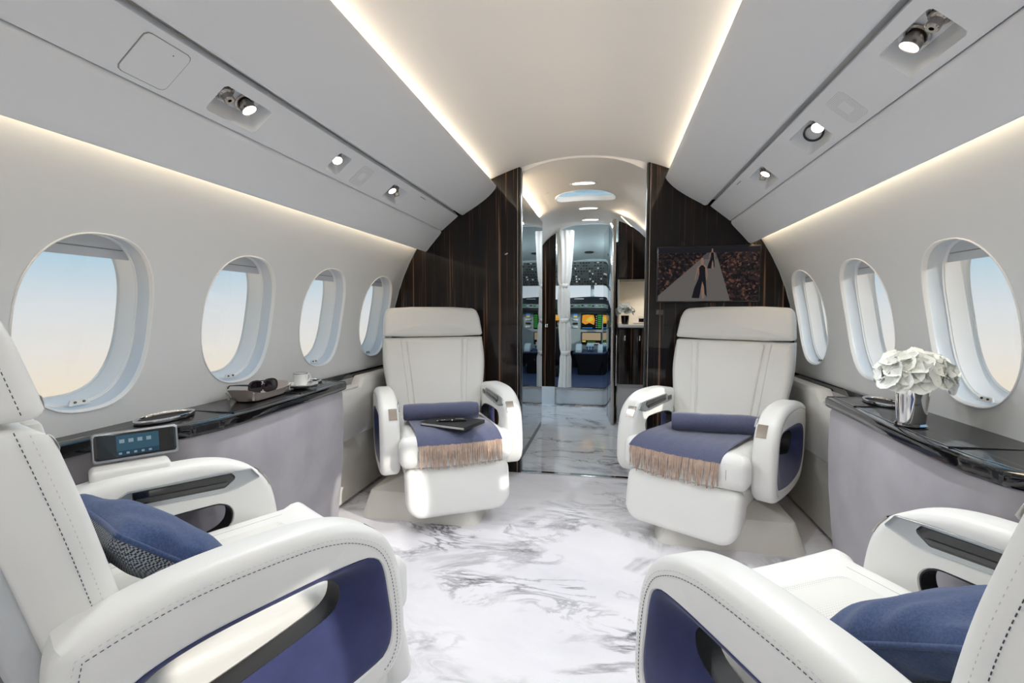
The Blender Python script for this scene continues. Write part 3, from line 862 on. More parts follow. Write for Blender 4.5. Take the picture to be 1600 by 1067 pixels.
f = MB(); f.tube([(.16, .30, .88), (.16, .30, 1.06), (.155, .28, 1.075), (.13, .22, 1.075), (.10, .15, 1.073), (.085, .12, 1.070)], .008, 10); f.build('tap', 'chrome', ga)
f = MB(); f.rbox((-hw - .006, -.015, .56), (.012, .016, .45), .003, 2); f.build('corner_post', 'chrome', ga)
small_led('galley_light_strip', (GX0 + .02, GY + .03, vest_z(.25) - .040), (GX1 - .01, GY + .03, vest_z(.6) - .036), (0, -.25, 1), 'warm LED strip on top of the galley cabinet', 2.0)

def blossom(mb, heart, c, axis, r, npet=5):
    R = Vector(axis).normalized().to_track_quat('Z', 'Y').to_matrix(); C = Vector(c); ph = random.random() * 6
    for k in range(npet):
        a = ph + 2 * PI * k / npet
        e = Vector((math.cos(a), math.sin(a), 0)); t = Vector((-e.y, e.x, 0)); rows = []
        curl = random.uniform(-.25, .45)
        for i in range(6):
            q = i / 5; w = r * .62 * math.sin(PI * min(1, (.12 + .80 * q))) ** .7 * (1.0 if q < .99 else .55)
            h = r * (.25 * q + curl * q * q * .6)
            rows.append([C + R @ (e * (r * q) + t * (w * j) + Vector((0, 0, h + .18 * r * j * j * (1 - q) + .05 * r * math.sin(9 * q + 4 * j + k)))) for j in (-1, -.5, 0, .5, 1)])
        mb.loft(rows, closed=False)
    heart.lathe([(.0001, 0), (r * .13, .02 * r), (r * .12, r * .2), (.0001, r * .28)], 8, C, R)
def bouquet(root, n, centre, rad, flat_, size):
    C = Vector(centre)
    for i in range(n):
        z = 1 - 1.15 * (i + .5) / n; a = i * 2.39996
        rr = math.sqrt(max(0, 1 - z * z)); d = Vector((rr * math.cos(a), rr * math.sin(a), z * flat_))
        p = C + d * rad * random.uniform(.85, 1.05)
        f, h = MB(), MB(); blossom(f, h, p, d + Vector((0, 0, .25)), size * random.uniform(.85, 1.15))
        fl = f.build('blossom', 'petal', root, 60); h.build('blossom_heart', 'petal_heart', fl)
gv = thing('flower_vase', 'dark small vase with white flowers on the galley counter', 'flower vase', (GX0 + .065, GY + .01, .880))
f = MB(); f.lathe([(.0001, 0), (.028, 0), (.033, .03), (.036, .075), (.033, .076), (.030, .03), (.0001, .008)], 20); f.build('vase', 'black_gloss', gv)
bouquet(gv, 14, (0, 0, .115), .058, .75, .042)
for i, (x, h, nm) in enumerate(((.03, .055, 'glass on the galley counter nearer the white flowers'), (.105, .075, 'taller dark drink glass on the galley counter nearer the tap'))):
    t = thing('drink_glass', nm, 'glass', (cxg + x, GY + .07, .880), 0, 'glasses on the galley counter')
    f = MB(); f.lathe([(.0001, 0), (.020, 0), (.024, .004), (.026, h), (.0245, h), (.022, .006), (.0001, .006)], 20); f.build('tumbler', 'pane_glass', t)
    f = MB(); f.lathe([(.0001, .007), (.0215, .007), (.0225, h * .7), (.0001, h * .7)], 20); f.build('drink', 'frame_dark', t)
tr_ = MB(); tr_.rbox((0, 0, .005), (.20, .10, .010), .004, 2); o = tr_.build('serving_tray', 'taupe_leather'); o.location = (cxg + .06, GY + .065, .870 + .0101)
tag(o, 'thin tan serving tray under the glasses on the galley counter', 'tray')
for o in bpy.data.objects:
    if o.name.startswith('drink_glass') and o.type == 'EMPTY': o.location.z += .011

# =================================================================== COCKPIT
st_ = thing('entrance_step', 'white step up to the cockpit floor with a metal edge', 'step', (-.108, YD, 0))
f = MB(); f.box((0, .02, .09), (.50, .04, .18)); f.build('riser', 'white_panel', st_, 0)
f = MB(); f.rbox((0, .01, .183), (.52, .05, .010), .003, 2); f.build('nosing', 'nickel', st_)
for x in (-.252, .252):
    f = MB(); f.rbox((x, -.003, .09), (.012, .012, .18), .003, 2); f.build('side_trim', 'nickel', st_)
f = MB(); f.rbox((0, -.003, .006), (.50, .012, .012), .003, 2); f.build('base_trim', 'nickel', st_)
mb = MB(); mb.box((0, 6.1, .16), (2.1, 2.0, .04)); struct(mb.build('floor_cockpit', 'cockpit_blue', smooth=0), 'dark blue cockpit floor', 'floor')
mb = MB()
rows = []
for y, zc in ((YD + .001, 1.885), (5.6, 1.76), (6.1, 1.635)):
    rows.append([(x, y, zc - .30 * x * x) for x in [-1 + .1 * k for k in range(21)]])
mb.loft(rows, closed=False); struct(mb.build('ceiling_cockpit', 'cockpit_light', smooth=60), 'pale blue-grey cockpit ceiling', 'ceiling')
for s, sd in ((-1, 'left'), (1, 'right')):
    mb = MB()
    for y0, y1, z0, z1 in ((YD, 6.95, .14, 1.06), (YD, 6.95, 1.44, 1.62), (YD, 5.75, 1.06, 1.44), (6.75, 6.95, 1.06, 1.44)):
        mb.loft([[(s * .97, y, z) for z in (z0, z1)] for y in (y0, y1)], closed=False)
    mb.loft([[(s * x, YD + .045, z) for z in (.14, 1.7)] for x in (.60, .97)], closed=False)
    struct(mb.build('wall_cockpit_side_' + sd, 'cockpit_grey', smooth=0))
mb = MB(); mb.box((.62, YD + .03, .85), (.86, .04, 1.7)); struct(mb.build('wall_cockpit_right', 'ebony', smooth=0))
vent = MB(); vent.lathe([(.0001, -.004), (.05, -.004), (.055, .0), (.055, .004), (.0001, .004)], 24, (0, 0, 0), sx=1, sy=.6); vo = vent.build('ceiling_vent', 'dark_metal'); vo.location = (-.05, 5.85, 1.690); vo.rotation_euler = (math.radians(-13.5), 0, 0)
tag(vo, 'oval air vent in the cockpit ceiling', 'vent')
for x in (-.45, .37):  # two fill lamps added to brighten the dark cockpit
    dl = thing('cockpit_fill_lamp', 'round fill lamp added on the %s of the cockpit ceiling' % ('left' if x < 0 else 'right'), 'fill lamp', (x, 5.55, 1.770 - .30 * x * x), 0, 'added cockpit fill lamps')
    f = MB(); f.lathe([(.0001, -.012), (.030, -.010), (.036, -.004), (.036, .004), (.0001, .004)], 24); f.build('dome', 'down_lens', dl)
    f = MB(); f.lathe([(.036, -.005), (.044, -.004), (.044, .004), (.036, .004)], 24); f.build('bezel', 'cockpit_light', dl)
    L = bpy.data.lights.new('dome_glow', 'POINT'); L.energy = 7.0; L.shadow_soft_size = .04; L.color = (.85, .97, 1.0)
    lo_ = bpy.data.objects.new('dome_glow', L); COL.objects.link(lo_); lo_.parent = dl; lo_.location = (0, 0, -.06)
# overhead panel
ov = thing('overhead_panel', 'dark overhead switch panel above the cockpit windshield', 'control panel', (-.04, 6.40, 1.490))
R_ov = Matrix.Rotation(math.radians(-24), 3, 'X')
f = MB(); f.rbox((0, 0, 0), (.98, .66, .03), .01, 3, M=R_ov); f.build('panel', 'cockpit_grey', ov)
f, f2 = MB(), MB()
for i in range(26):
    for j in range(9):
        x = -.45 + .9 * i / 25; y = -.30 + .58 * j / 8
        if random.random() < .22: continue
        (f if random.random() < .84 else f2).box(R_ov @ Vector((x, y, -.019)), (.016, .012 + .010 * random.random(), .010), M=R_ov)
stuff(f.build('dark_switches', 'black_soft', ov, 0)); stuff(f2.build('lit_switches', 'disp_white', ov, 0))
# windshield
ws = root_struct('window_%d' % num, 'white-bright cockpit windshield with a centre post', 'windshield'); num += 1
for a, b in ((-.95, -.50), (-.47, -.064), (-.016, .39), (.42, .95)):
    f = MB(); f.box(((a + b) / 2, 6.96, 1.25), (b - a, .008, .32)); f.build('pane', 'pane_glass', ws, 0)
for x, w in ((-.485, .036), (-.04, .050), (.405, .036)):
    f = MB(); f.rbox((x, 6.95, 1.25), (w, .03, .34), .006, 2); f.build('post', 'cockpit_light', ws)
f = MB(); f.rbox((0, 6.93, 1.385), (1.95, .12, .06), .01, 2); f.build('header', 'cockpit_grey', ws)
for s in (-1, 1):
    cw = root_struct('window_%d' % num, 'cockpit side window on the %s' % ('left' if s < 0 else 'right'), 'window'); num += 1
    f = MB(); f.box((s * .975, 6.25, 1.25), (.006, 1.0, .38)); f.build('pane', 'pane_glass', cw, 0)
    f = MB(); f.rbox((s * .965, 6.25, 1.25), (.02, .05, .38), .004, 2); f.build('post', 'cockpit_light', cw)
# nose below the windshield
mb = MB(); mb.box((0, 6.98, .55), (1.95, .04, 1.09)); struct(mb.build('wall_nose', 'black_soft', smooth=0))
ip = thing('instrument_panel', 'grey cockpit instrument panel with coloured displays', 'control panel', (-.04, 6.70, .0))
f = MB(); f.rbox((0, .02, .73), (1.78, .60, .035), .02, 3, M=Matrix.Rotation(PI / 2, 3, 'X')); f.build('panel', 'cockpit_grey', ip)
def display(x, z, w, h, kind):
    d = flat('display', [(x - w / 2, z - h / 2), (x + w / 2, z - h / 2), (x + w / 2, z + h / 2), (x - w / 2, z + h / 2)], 'disp_black', ip, -.0005, .004)
    def q(name, a0, b0, a1, b1, m): flat(name, [(x + (a0 - .5) * w, z + (b0 - .5) * h), (x + (a1 - .5) * w, z + (b0 - .5) * h), (x + (a1 - .5) * w, z + (b1 - .5) * h), (x + (a0 - .5) * w, z + (b1 - .5) * h)], m, d, -.0052, .0006)
    if kind == 'map':
        flat('display_map', [(x + (a - .5) * w, z + (b - .5) * h) for a, b in ((.04, .42), (.20, .30), (.40, .40), (.62, .28), (.66, .60), (.60, .90), (.30, .93), (.06, .90))], 'disp_orange', d, -.0052, .0006)
        flat('display_map_patch', [(x + (a - .5) * w, z + (b - .5) * h) for a, b in ((.22, .52), (.42, .46), (.60, .62), (.50, .84), (.34, .72))], 'disp_yellow', d, -.0062, .0006)
        q('display_route', .30, .50, .46, .56, 'disp_white')
        for k in range(7): q('display_list', .79, .08 + .125 * k, .97, .17 + .125 * k, 'disp_green')
        for k in range(6): q('display_text', .71, .10 + .14 * k, .75, .15 + .14 * k, 'disp_white')
        q('display_foot', .05, .06, .55, .10, 'disp_blue')
    elif kind == 'list':
        for c in range(3):
            for k in range(7): q('display_list', .06 + .32 * c, .07 + .125 * k, .30 + .32 * c, .15 + .125 * k, ('disp_green', 'disp_green', 'disp_tan')[c])
    elif kind == 'plan':
        q('display_chart', .04, .36, .96, .94, 'disp_tan'); q('display_mark', .05, .22, .22, .32, 'disp_yellow'); q('display_text', .30, .08, .90, .14, 'disp_white'); q('display_text', .30, .20, .70, .25, 'disp_green')
    elif kind == 'flight':
        q('display_sky', .08, .55, .92, .92, 'disp_orange'); q('display_ground', .30, .70, .60, .85, 'disp_yellow')
        for k in range(4):
            for c in range(3): q('display_text', .12 + .28 * c, .08 + .11 * k, .28 + .28 * c, .13 + .11 * k, ('disp_white', 'disp_tan', 'disp_green')[(c + k) % 3])
display(0, .850, .285, .215, 'map'); display(0, .615, .275, .175, 'plan')
display(-.44, .850, .285, .215, 'flight'); display(.44, .850, .285, .215, 'list'); display(-.76, .850, .22, .215, 'list'); display(.76, .850, .22, .215, 'flight')
for x in (-.22, .22):
    flat('standby_dial', [(x - .028, .900), (x + .028, .900), (x + .028, .950), (x - .028, .950)], 'disp_blue', ip, -.0005, .004); flat('standby_horizon', [(x - .024, .902), (x + .024, .902), (x + .024, .928), (x - .024, .928)], 'disp_yellow', ip, -.0046, .001)
    for k in range(3):
        f = MB(); f.rbox((x, -.004, .870 - .05 * k), (.07, .010, .024), .003, 2); f.build('knob_row', 'cockpit_light' if k != 1 else 'black_soft', ip)
gs = thing('glareshield', 'black glareshield with an autopilot panel under the windshield', 'control panel', (-.04, 6.60, 1.0))
f = MB()
pr = [(x, .04 + .11 * (1 - (abs(x) / .95) ** 1.6)) for x in [-.95 + .1 * k for k in range(20)]]
f.loft([[(x, 0, .0) for x, _ in pr], [(x, .0, .035 + z * .55) for x, z in pr], [(x, .10, .04 + z) for x, z in pr], [(x, .34, .02 + z) for x, z in pr], [(x, .34, 0) for x, _ in pr]], closed=False); f.build('hood', 'glare_black', gs)
f = MB(); f.rbox((0, -.006, .060), (.62, .055, .014), .004, 2, M=Matrix.Rotation(PI / 2, 3, 'X')); ap = f.build('autopilot_panel', 'cockpit_grey', gs)
for k in range(12):
    f = MB(); f.rbox((-.26 + .047 * k, -.016, .060 + .008 * (k % 2)), (.026, .018, .010), .002, 2, M=Matrix.Rotation(PI / 2, 3, 'X')); f.build('button', ('black_soft', 'cockpit_light', 'disp_green')[k % 3], ap)
for x in (-.17, .17):
    f = MB(); f.rbox((x, .06, .158), (.13, .02, .012), .004, 2); f.build('clip_lamp', 'white_panel', gs)
pd = thing('centre_pedestal', 'dark centre pedestal with throttle levers between the pilot seats', 'pedestal', (-.04, 6.35, .18))
f = MB(); f.loft([[(x, y, z) for x, y in rrect(a, b, .03)] for a, b, z in ((.15, .20, 0), (.15, .24, .10), (.20, .28, .24), (.215, .29, .27))], cap0=True, cap1=True); f.build('body', 'black_soft', pd)
f = MB(); f.rbox((0, 0, .28), (.42, .58, .02), .008, 2); f.build('top_plate', 'cockpit_blue', pd)
for x in (-.14, .14):
    f = MB(); f.slab(resample(rpoly([(-.12, 0), (.12, 0), (.10, .06, .03), (.02, .105, .04), (-.06, .10, .04), (-.12, .03, .02)], 5), 40), .085, .02, lambda u, v, w, x=x: (x + w, u - .12, .288 + v), bf=.002, bb=.002); f.build('side_cowl', 'cockpit_light', pd)
for x in (-.035, .0, .035):
    f = MB(); f.tube([(x, -.14, .285), (x, -.15, .34)], .006, 8); f.rbox((x, -.15, .350), (.028, .04, .026), .006, 2); f.build('throttle_lever', 'throttle_blue', pd)
f = MB(); f.rbox((0, -.02, .345), (.10, .10, .09), .02, 3); f.build('lever_box', 'cockpit_light', pd)
for s, nm in ((-1, 'left'), (1, 'right')):
    ps = thing('pilot_seat', 'dark %s pilot seat in the cockpit' % nm, 'seat', (-.04 + s * .50, 6.02, .18))
    f = MB(); f.slab(resample(rpoly([(-.22, .20, .05), (.22, .20, .05), (.21, .62, .08), (-.21, .62, .08)], 5), 48), .10, .03, lambda u, v, w: (u, -.18 - .12 * (v - .2) + w, v), .01, .01); f.build('backrest', 'black_soft', ps)
    f = MB(); f.rbox((0, .06, .20), (.44, .46, .10), .04, 4); f.build('seat', 'black_soft', ps)
    f = MB(); f.rbox((0, .04, .08), (.30, .34, .16), .02, 2); f.build('seat_base', 'dark_metal', ps)
# curtain
cu = thing('curtain', 'gathered white curtain tied back at the left of the cockpit entrance', 'curtain', (-.262, YD - .035, .195))
f = MB(); rows = []; ties = (.36, .70, 1.06)
for i in range(61):
    z = 1.625 * i / 60
    w = .052 + .035 * (z / 1.625) ** 3
    for t in ties: w *= 1 - .20 * math.exp(-((z - t) / .035) ** 2)
    w *= 1 + .15 * math.exp(-((z) / .12) ** 2)
    row = []
    for k in range(56):
        a = 2 * PI * k / 56; g_ = 1 + .16 * math.cos(9 * a + 1.2 * math.sin(z * 4)) + .08 * math.cos(5 * a + z * 2.2)
        row.append((w * 1.0 * g_ * math.cos(a) + .01 * math.sin(z * 5) - .025 * max(0, z - 1.2), .030 * g_ * math.sin(a) * w / .052, z))
    rows.append(row)
f.loft(rows, cap0=True, cap1=True); f.build('cloth', 'curtain_cloth', cu, 60)
for t in ties:
    f = MB(); f.loft([[((.046) * k * math.cos(2 * PI * j / 24) + .01 * math.sin(t * 5), .034 * k * math.sin(2 * PI * j / 24), t + d) for j in range(24)] for k, d in ((.9, -.022), (1.06, -.016), (1.08, .016), (.9, .022))]); f.build('tie_band', 'curtain_cloth', cu, 50)

# =================================================================== SEATS
def copy_tree(o, parent=None):
    c = o.copy(); COL.objects.link(c); c.parent = parent
    for ch in o.children: copy_tree(ch, c)
    return c
def dashes(mb, path, nrm, length=.0046, gap=.0032, w=.0011, h=.0009):
    """stitches: short rods along a 3D path"""
    P = [Vector(p) for p in path]; L = [0]
    for a, b in zip(P, P[1:]): L.append(L[-1] + (b - a).length)
    def at(s):
        j = 0
        while j < len(L) - 2 and L[j + 1] < s: j += 1
        t = (s - L[j]) / ((L[j + 1] - L[j]) or 1); return P[j].lerp(P[j + 1], min(1, t)), nrm[j] if isinstance(nrm, list) else nrm
    s = 0
    while s + length < L[-1]:
        a, n_ = at(s); b, _ = at(s + length); n_ = Vector(n_)
        t = (b - a).normalized(); sd = t.cross(n_).normalized() * w / 2; u = n_ * h
        a2, b2 = a + t * length * .12, b - t * length * .12
        mb.add([a - sd, a + sd, b + sd, b - sd, a2 - sd * .6 + u, a2 + sd * .6 + u, b2 + sd * .6 + u, b2 - sd * .6 + u], [(4, 5, 6, 7), (0, 1, 5, 4), (1, 2, 6, 5), (2, 3, 7, 6), (3, 0, 4, 7)])
        s += length + gap

ARM_O = [(-.335, .575), (-.21, .601), (-.05, .604), (.03, .594), (.085, .573), (.128, .542), (.155, .498), (.170, .44), (.178, .36), (.176, .295), (.150, .250), (.10, .230), (-.10, .212), (-.27, .225), (-.350, .30), (-.375, .45), (-.368, .55)]
ARM_S = [(-.305, .470), (-.22, .501), (-.07, .512), (.05, .515), (.095, .508), (.118, .482), (.131, .41), (.138, .345), (.128, .303), (.09, .283), (-.08, .262), (-.24, .272), (-.310, .32), (-.325, .40)]
ARM_I = [(-.275, .445), (-.20, .474), (-.02, .482), (.022, .478), (.042, .462), (.046, .440), (.034, .415), (-.01, .397), (-.18, .362), (-.25, .362), (-.285, .395), (-.288, .43)]
AC, AN = (-.10, .43), 120
def armloops():
    f = lambda P: radial([tuple(q) for q in catmull([(a, b, 0) for a, b in P], 6, True)] if False else [(q.x, q.y) for q in catmull([(a, b, 0) for a, b in P], 6, True)], AC, AN)
    return f(ARM_O), f(ARM_S), f(ARM_I)
AO, AS, AI = armloops()
A_IN = inward(AO)
AH = .046; ACX = .300; AR = .026
def arm(seat, s):
    X = lambda w: s * (ACX + w)
    def ring(P, w): return [(X(w), a, b) for a, b in P]
    def ins(P, N, d): return [(a + n[0] * d, b + n[1] * d) for (a, b), n in zip(P, N)]
    lerp = lambda P, Q, t: [(a + (c - a) * t, b + (d - b) * t) for (a, b), (c, d) in zip(P, Q)]
    mb = MB(); R = [ring(AS, AH - .003), ring(lerp(AS, AO, .06), AH), ring(lerp(AS, ins(AO, A_IN, AR), .97), AH)]
    for k in range(7):
        t = PI / 2 * k / 6; R.append(ring(ins(AO, A_IN, AR * (1 - math.sin(t))), AH - AR + AR * math.cos(t)))
    for k in range(1, 7):
        t = PI / 2 * k / 6; R.append(ring(ins(AO, A_IN, AR * (1 - math.cos(t))), -AH + AR - AR * math.sin(t)))
    I2 = lerp(AI, AO, .03)
    R += [ring(lerp(I2, ins(AO, A_IN, AR), .6), -AH - .001), ring(lerp(AI, AO, .05), -AH), ring(I2, -AH + .004)]
    mb.loft(R); a = mb.build('armrest', 'seat_leather', seat)
    mb = MB(); mb.loft([ring(AS, AH - .003), ring(lerp(AS, AI, .03), AH - .001), ring(lerp(AS, AI, .08), AH - .0012), ring(lerp(AS, AI, .30), AH - .006), ring(lerp(AS, AI, .6), AH - .022), ring(AI, AH - .044)])
    mb.build('suede_recess', 'navy_suede', a, 50)
    J = lerp(AI, AO, -.03)
    mb = MB(); mb.loft([ring(AI, AH - .0445), ring(AI, AH - .050), ring(AI, -AH + .006), ring(AI, -AH + .001), ring(I2, -AH + .003)])
    mb.build('opening_trim', 'black_soft', a, 40)
    # metal inlay with a slot on the inner face
    fn = lambda off: (lambda u, v, w: (X(-AH - off - w), u, v))
    ol = rpoly([(-.245, .530, .004), (.020, .512, .03), (.062, .512, .02), (.122, .530, .004), (.100, .560, .006), (.030, .566, .05), (-.175, .572, .01), (-.205, .556, .01), (-.245, .558, .01)], 5)
    mb = MB(); mb.slab(ol, .008, .002, fn(.0), m=2); il = mb.build('metal_inlay', 'brushed', a)
    mb = MB(); mb.slab(rpoly([(-.168, .536, .003), (.030, .524, .012), (.060, .545, .01), (.048, .560, .004), (-.168, .568, .003)], 4), .003, .001, fn(.0045), m=2); mb.build('slot', 'black_gloss', il)
    mb = MB(); mb.slab(rpoly([(-.162, .541, .002), (.030, .531, .008), (.042, .540, .004), (-.162, .551, .002)], 3), .006, .0015, fn(.0065), m=2); mb.build('slot_flap', 'dark_metal', il)
    mb = MB(); mb.slab(rpoly([(-.236, .537, .006), (-.192, .535, .006), (-.192, .554, .006), (-.236, .556, .006)], 4), .003, .001, fn(.0045), m=2); mb.build('touch_pad', 'dark_metal', il)
    # tip plate on the front edge
    pl = [(AO[k], A_IN[k]) for k in range(AN) if AO[k][0] > .10 and .495 < AO[k][1] < .545]
    pl.sort(key=lambda q: q[0][1])
    mb = MB(); rows = []
    for w in (-AH + .012, .004):
        rows.append([(X(w), p[0] - n[0] * .0012, p[1] - n[1] * .0012) for p, n in pl])
    for w in (.004, -AH + .012):
        rows.append([(X(w), p[0] + n[0] * .003, p[1] + n[1] * .003) for p, n in pl])
    mb.loft(rows, closed=False, wrap=True); mb.build('tip_plate', 'nickel', a)
    # stitch lines on the outer face and across the nose
    Q = ins(AO, A_IN, .030); sel = [k for k in range(AN) if Q[k][1] > .30 or Q[k][0] > .05]
    order = sorted(range(AN), key=lambda k: -((math.atan2(Q[k][1] - AC[1], Q[k][0] - AC[0]) + 2.2) % (2 * PI)))
    seq = [k for k in order if not (Q[k][1] < .33 and Q[k][0] < .10) and not (Q[k][0] < -.30 and Q[k][1] < .5)]
    mb = MB(); dashes(mb, [(X(AH + .0003), Q[k][0], Q[k][1]) for k in seq], (s, 0, 0)); stuff(mb.build('dark_stitching', 'stitch_dark', a, 0))
    Q2 = ins(AO, A_IN, .022); mb = MB(); dashes(mb, [(X(AH - .0005), Q2[k][0], Q2[k][1]) for k in seq], (s, 0, 0), .004, .005, .001, .0008); stuff(mb.build('light_stitching', 'stitch_light', a, 0))
    return a

BT = .108
def back_y(x, z, w, t=BT): return -.227 - .259 * (z - .40) - t / 2 + w + .026 * ((min(abs(x), .3) / .29) ** 2.4 - 1)
def make_seat():
    seat = thing('club_seat', 'x', 'seat')
    # under-seat body
    mb = MB(); mb.loft([[(x, y - .03, z) for x, y in rrect(a, b, .05)] for a, b, z in ((.17, .20, .10), (.21, .235, .16), (.238, .25, .24), (.238, .25, .29))], cap0=True, cap1=True); mb.build('seat_base', 'seat_leather', seat)
    # cushion
    ol = resample(rpoly([(-.250, -.30, .03), (.250, -.30, .03), (.250, .170, .01), (.268, .190, .015), (.268, .250, .045), (-.268, .250, .045), (-.268, .190, .015), (-.250, .170, .01)], 6), 120)
    mb = MB(); mb.slab(ol, .150, .048, lambda u, v, w: (u, v, .350 + w + .010 * (abs(u) / .26) ** 2), bf=.002, m=6); cu = mb.build('seat_cushion', 'seat_leather', seat, 50)
    mb = MB(); mb.slab(resample(rpoly([(-.150, -.27, .01), (.150, -.27, .01), (.150, .178, .02), (-.150, .178, .02)], 4), 64), .030, .006, lambda u, v, w: (u, v, .4165 + w - (.55 * max(0, v - .10) ** 2 * 6)), bf=.003, m=3); mb.build('centre_panel', 'perforated', cu, 50)
    for s in (-1, 1):
        mb = MB(); mb.tube([(s * .185, y, .4295 - (max(0, y - .19) ** 2) * 8) for y in [-.25 + .05 * k for k in range(9)]] + [(s * .187, .222, .414), (s * .187, .240, .394), (s * .187, .2496, .37), (s * .187, .2498, .33)], .0012, 6); mb.build('piping', 'seam_groove', cu)
    # leg rest
    ol = resample(rpoly([(-.243, .068, .075), (.243, .068, .075), (.246, .283, .03), (-.246, .283, .03)], 8), 96)
    mb = MB(); mb.slab(ol, .075, .026, lambda u, v, w: (u, .207 + w + .045 * (.283 - v) / .22, v), bf=.004, m=5); lr = mb.build('leg_rest', 'seat_leather', seat, 50)
    ol2 = resample(rpoly([(-.232, .078, .070), (.232, .078, .070), (.235, .280, .02), (-.235, .280, .02)], 8), 96)
    mb = MB(); mb.slab(ol2, .10, .02, lambda u, v, w: (u, .135 + w + .045 * (.283 - v) / .22, v), m=4); mb.build('leg_rest_carrier', 'seat_leather', lr, 50)
    # backrest
    half = [(.232, .36), (.250, .46), (.272, .58), (.287, .69), (.288, .77), (.284, .846)]
    hp = [(q.x, q.y) for q in catmull([(a, b, 0) for a, b in half], 6)]
    ol = [(-a, b) for a, b in hp[::-1]] + hp
    ol = resample(ol, 140)
    mb = MB(); mb.slab(ol, BT, .034, lambda u, v, w: (u, back_y(u, v, w), v), bf=.004, bb=.004, m=6); bk = mb.build('backrest', 'seat_leather', seat, 50)
    mb = MB(); mb.slab(resample(rpoly([(-.128, .44, .03), (.128, .44, .03), (.160, .836, .012), (-.160, .836, .012)], 5), 80), .030, .008, lambda u, v, w: (u, back_y(u, v, w) + BT / 2 - .004, v), bf=.006, m=3); mb.build('centre_panel', 'seat_leather', bk, 50)
    for s in (-1, 1):
        mb = MB(); mb.slab(resample(rpoly([(s * .134, .43, .005), (s * .156, .43, .005), (s * .192, .840, .005), (s * .166, .840, .005)], 4), 60), .020, .004, lambda u, v, w: (u, back_y(u, v, w) + BT / 2 - .003, v), m=3); mb.build('side_strip', 'seat_leather', bk, 50)
        pts = []
        for k in range(len(hp)):
            x, z = hp[k]
            if z > .47: pts.append((s * (x + .0004), back_y(x, z, BT / 2 - .040), z))
        mb = MB(); dashes(mb, pts, (s, 0, 0)); stuff(mb.build('dark_stitching', 'stitch_dark', bk, 0))
        mb = MB(); dashes(mb, [(p[0] - s * .002, p[1] + .013, p[2]) for p in pts], (s, .3, 0), .004, .005, .001, .001); stuff(mb.build('light_stitching', 'stitch_light', bk, 0))
    # rear shell
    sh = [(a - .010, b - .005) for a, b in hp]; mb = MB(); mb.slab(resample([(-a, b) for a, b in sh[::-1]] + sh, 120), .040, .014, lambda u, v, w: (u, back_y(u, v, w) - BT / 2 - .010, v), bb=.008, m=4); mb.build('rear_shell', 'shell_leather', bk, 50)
    # headrest
    ht = .096
    hl = resample(rpoly([(-.286, .856, .012), (-.150, .850), (.150, .850), (.286, .856, .012), (.276, .960, .10), (.258, 1.012, .045), (.12, 1.020, .2), (-.12, 1.020, .2), (-.258, 1.012, .045), (-.276, .960, .10)], 6), 140)
    mb = MB(); mb.slab(hl, ht, .030, lambda u, v, w: (u, back_y(u, v, w, ht) + .004 - .03 * max(0, v - .96), v), bf=.008, bb=.006, m=6); hr = mb.build('headrest', 'seat_leather', seat, 50)
    for s in (-1, 1):
        pts = [(s * (.2868 - .012 * max(0, (z - .90) / .1) ** 1.6), back_y(.28, z, ht / 2 - .030, ht) + .004, z) for z in [.866 + .012 * k for k in range(11)]]
        mb = MB(); dashes(mb, pts, (s, 0, .1)); stuff(mb.build('dark_stitching', 'stitch_dark', hr, 0))
    for s in (-1, 1): arm(seat, s)
    return seat

def plinth(seat, pts_low, top_in, zt):
    """floor plinth, square to the cabin; pts_low in world XY"""
    seat_m = Matrix.Translation(seat.location) @ Matrix.Rotation(seat.rotation_euler.z, 4, 'Z')
    inv = seat_m.inverted(); o = ccw(pts_low); n_ = inward(o)
    cx_, cy_ = seat.location.x, seat.location.y
    r0 = [(a, b, 0.0) for a, b in o]; r1 = [(a + n[0] * top_in, b + n[1] * top_in, zt) for (a, b), n in zip(o, n_)]
    r2 = [(cx_ + (p[0] - cx_) * .62, cy_ + (p[1] - cy_) * .55, zt + .055) for p in r1]
    mb = MB(); mb.loft([r0, r1, r2], cap0=True, cap1=True); mb.xf(inv); mb.build('floor_plinth', 'cream_leather', seat, 25)
    return

SEAT_R = .532
proto = make_seat()
FX, FY = .61, 2.30
AX_, AY_ = .62, .94
spots = [(-FX, FY, PI + SEAT_R, 'white leather seat facing the camera with a notebook on its blue throw'),
         (FX, FY, PI - SEAT_R, 'white leather seat facing the camera below the television'),
         (-AX_, AY_, -.51, 'white leather seat seen from behind at the lower left, holding a blue pillow'),
         (AX_, AY_, .51, 'white leather seat seen from behind at the lower right corner')]
seats = []
for i, (x, y, rz, lab) in enumerate(spots):
    st = proto if i == 0 else copy_tree(proto)
    st.location = (x, y, 0); st.rotation_euler = (0, 0, rz); st['label'] = lab; st['group'] = 'four leather club seats'
    seats.append(st)
for i, st in enumerate(seats):
    s = -1 if i % 2 == 0 else 1
    if i < 2: low = [(s * .40, 2.085), (s * 1.0, 2.085), (s * 1.0, 2.80), (s * .40, 2.80)]
    else: low = [(s * .40, .60), (s * 1.0, .60), (s * 1.0, 1.17), (s * .40, 1.17)]
    # densify the outline with chamfered aisle corners
    ol = rpoly([(low[0][0], low[0][1], .06), (low[1][0], low[1][1], .06), (low[2][0], low[2][1], .055), (low[3][0], low[3][1], .055)], 4)
    plinth(st, ol, .045, .12)

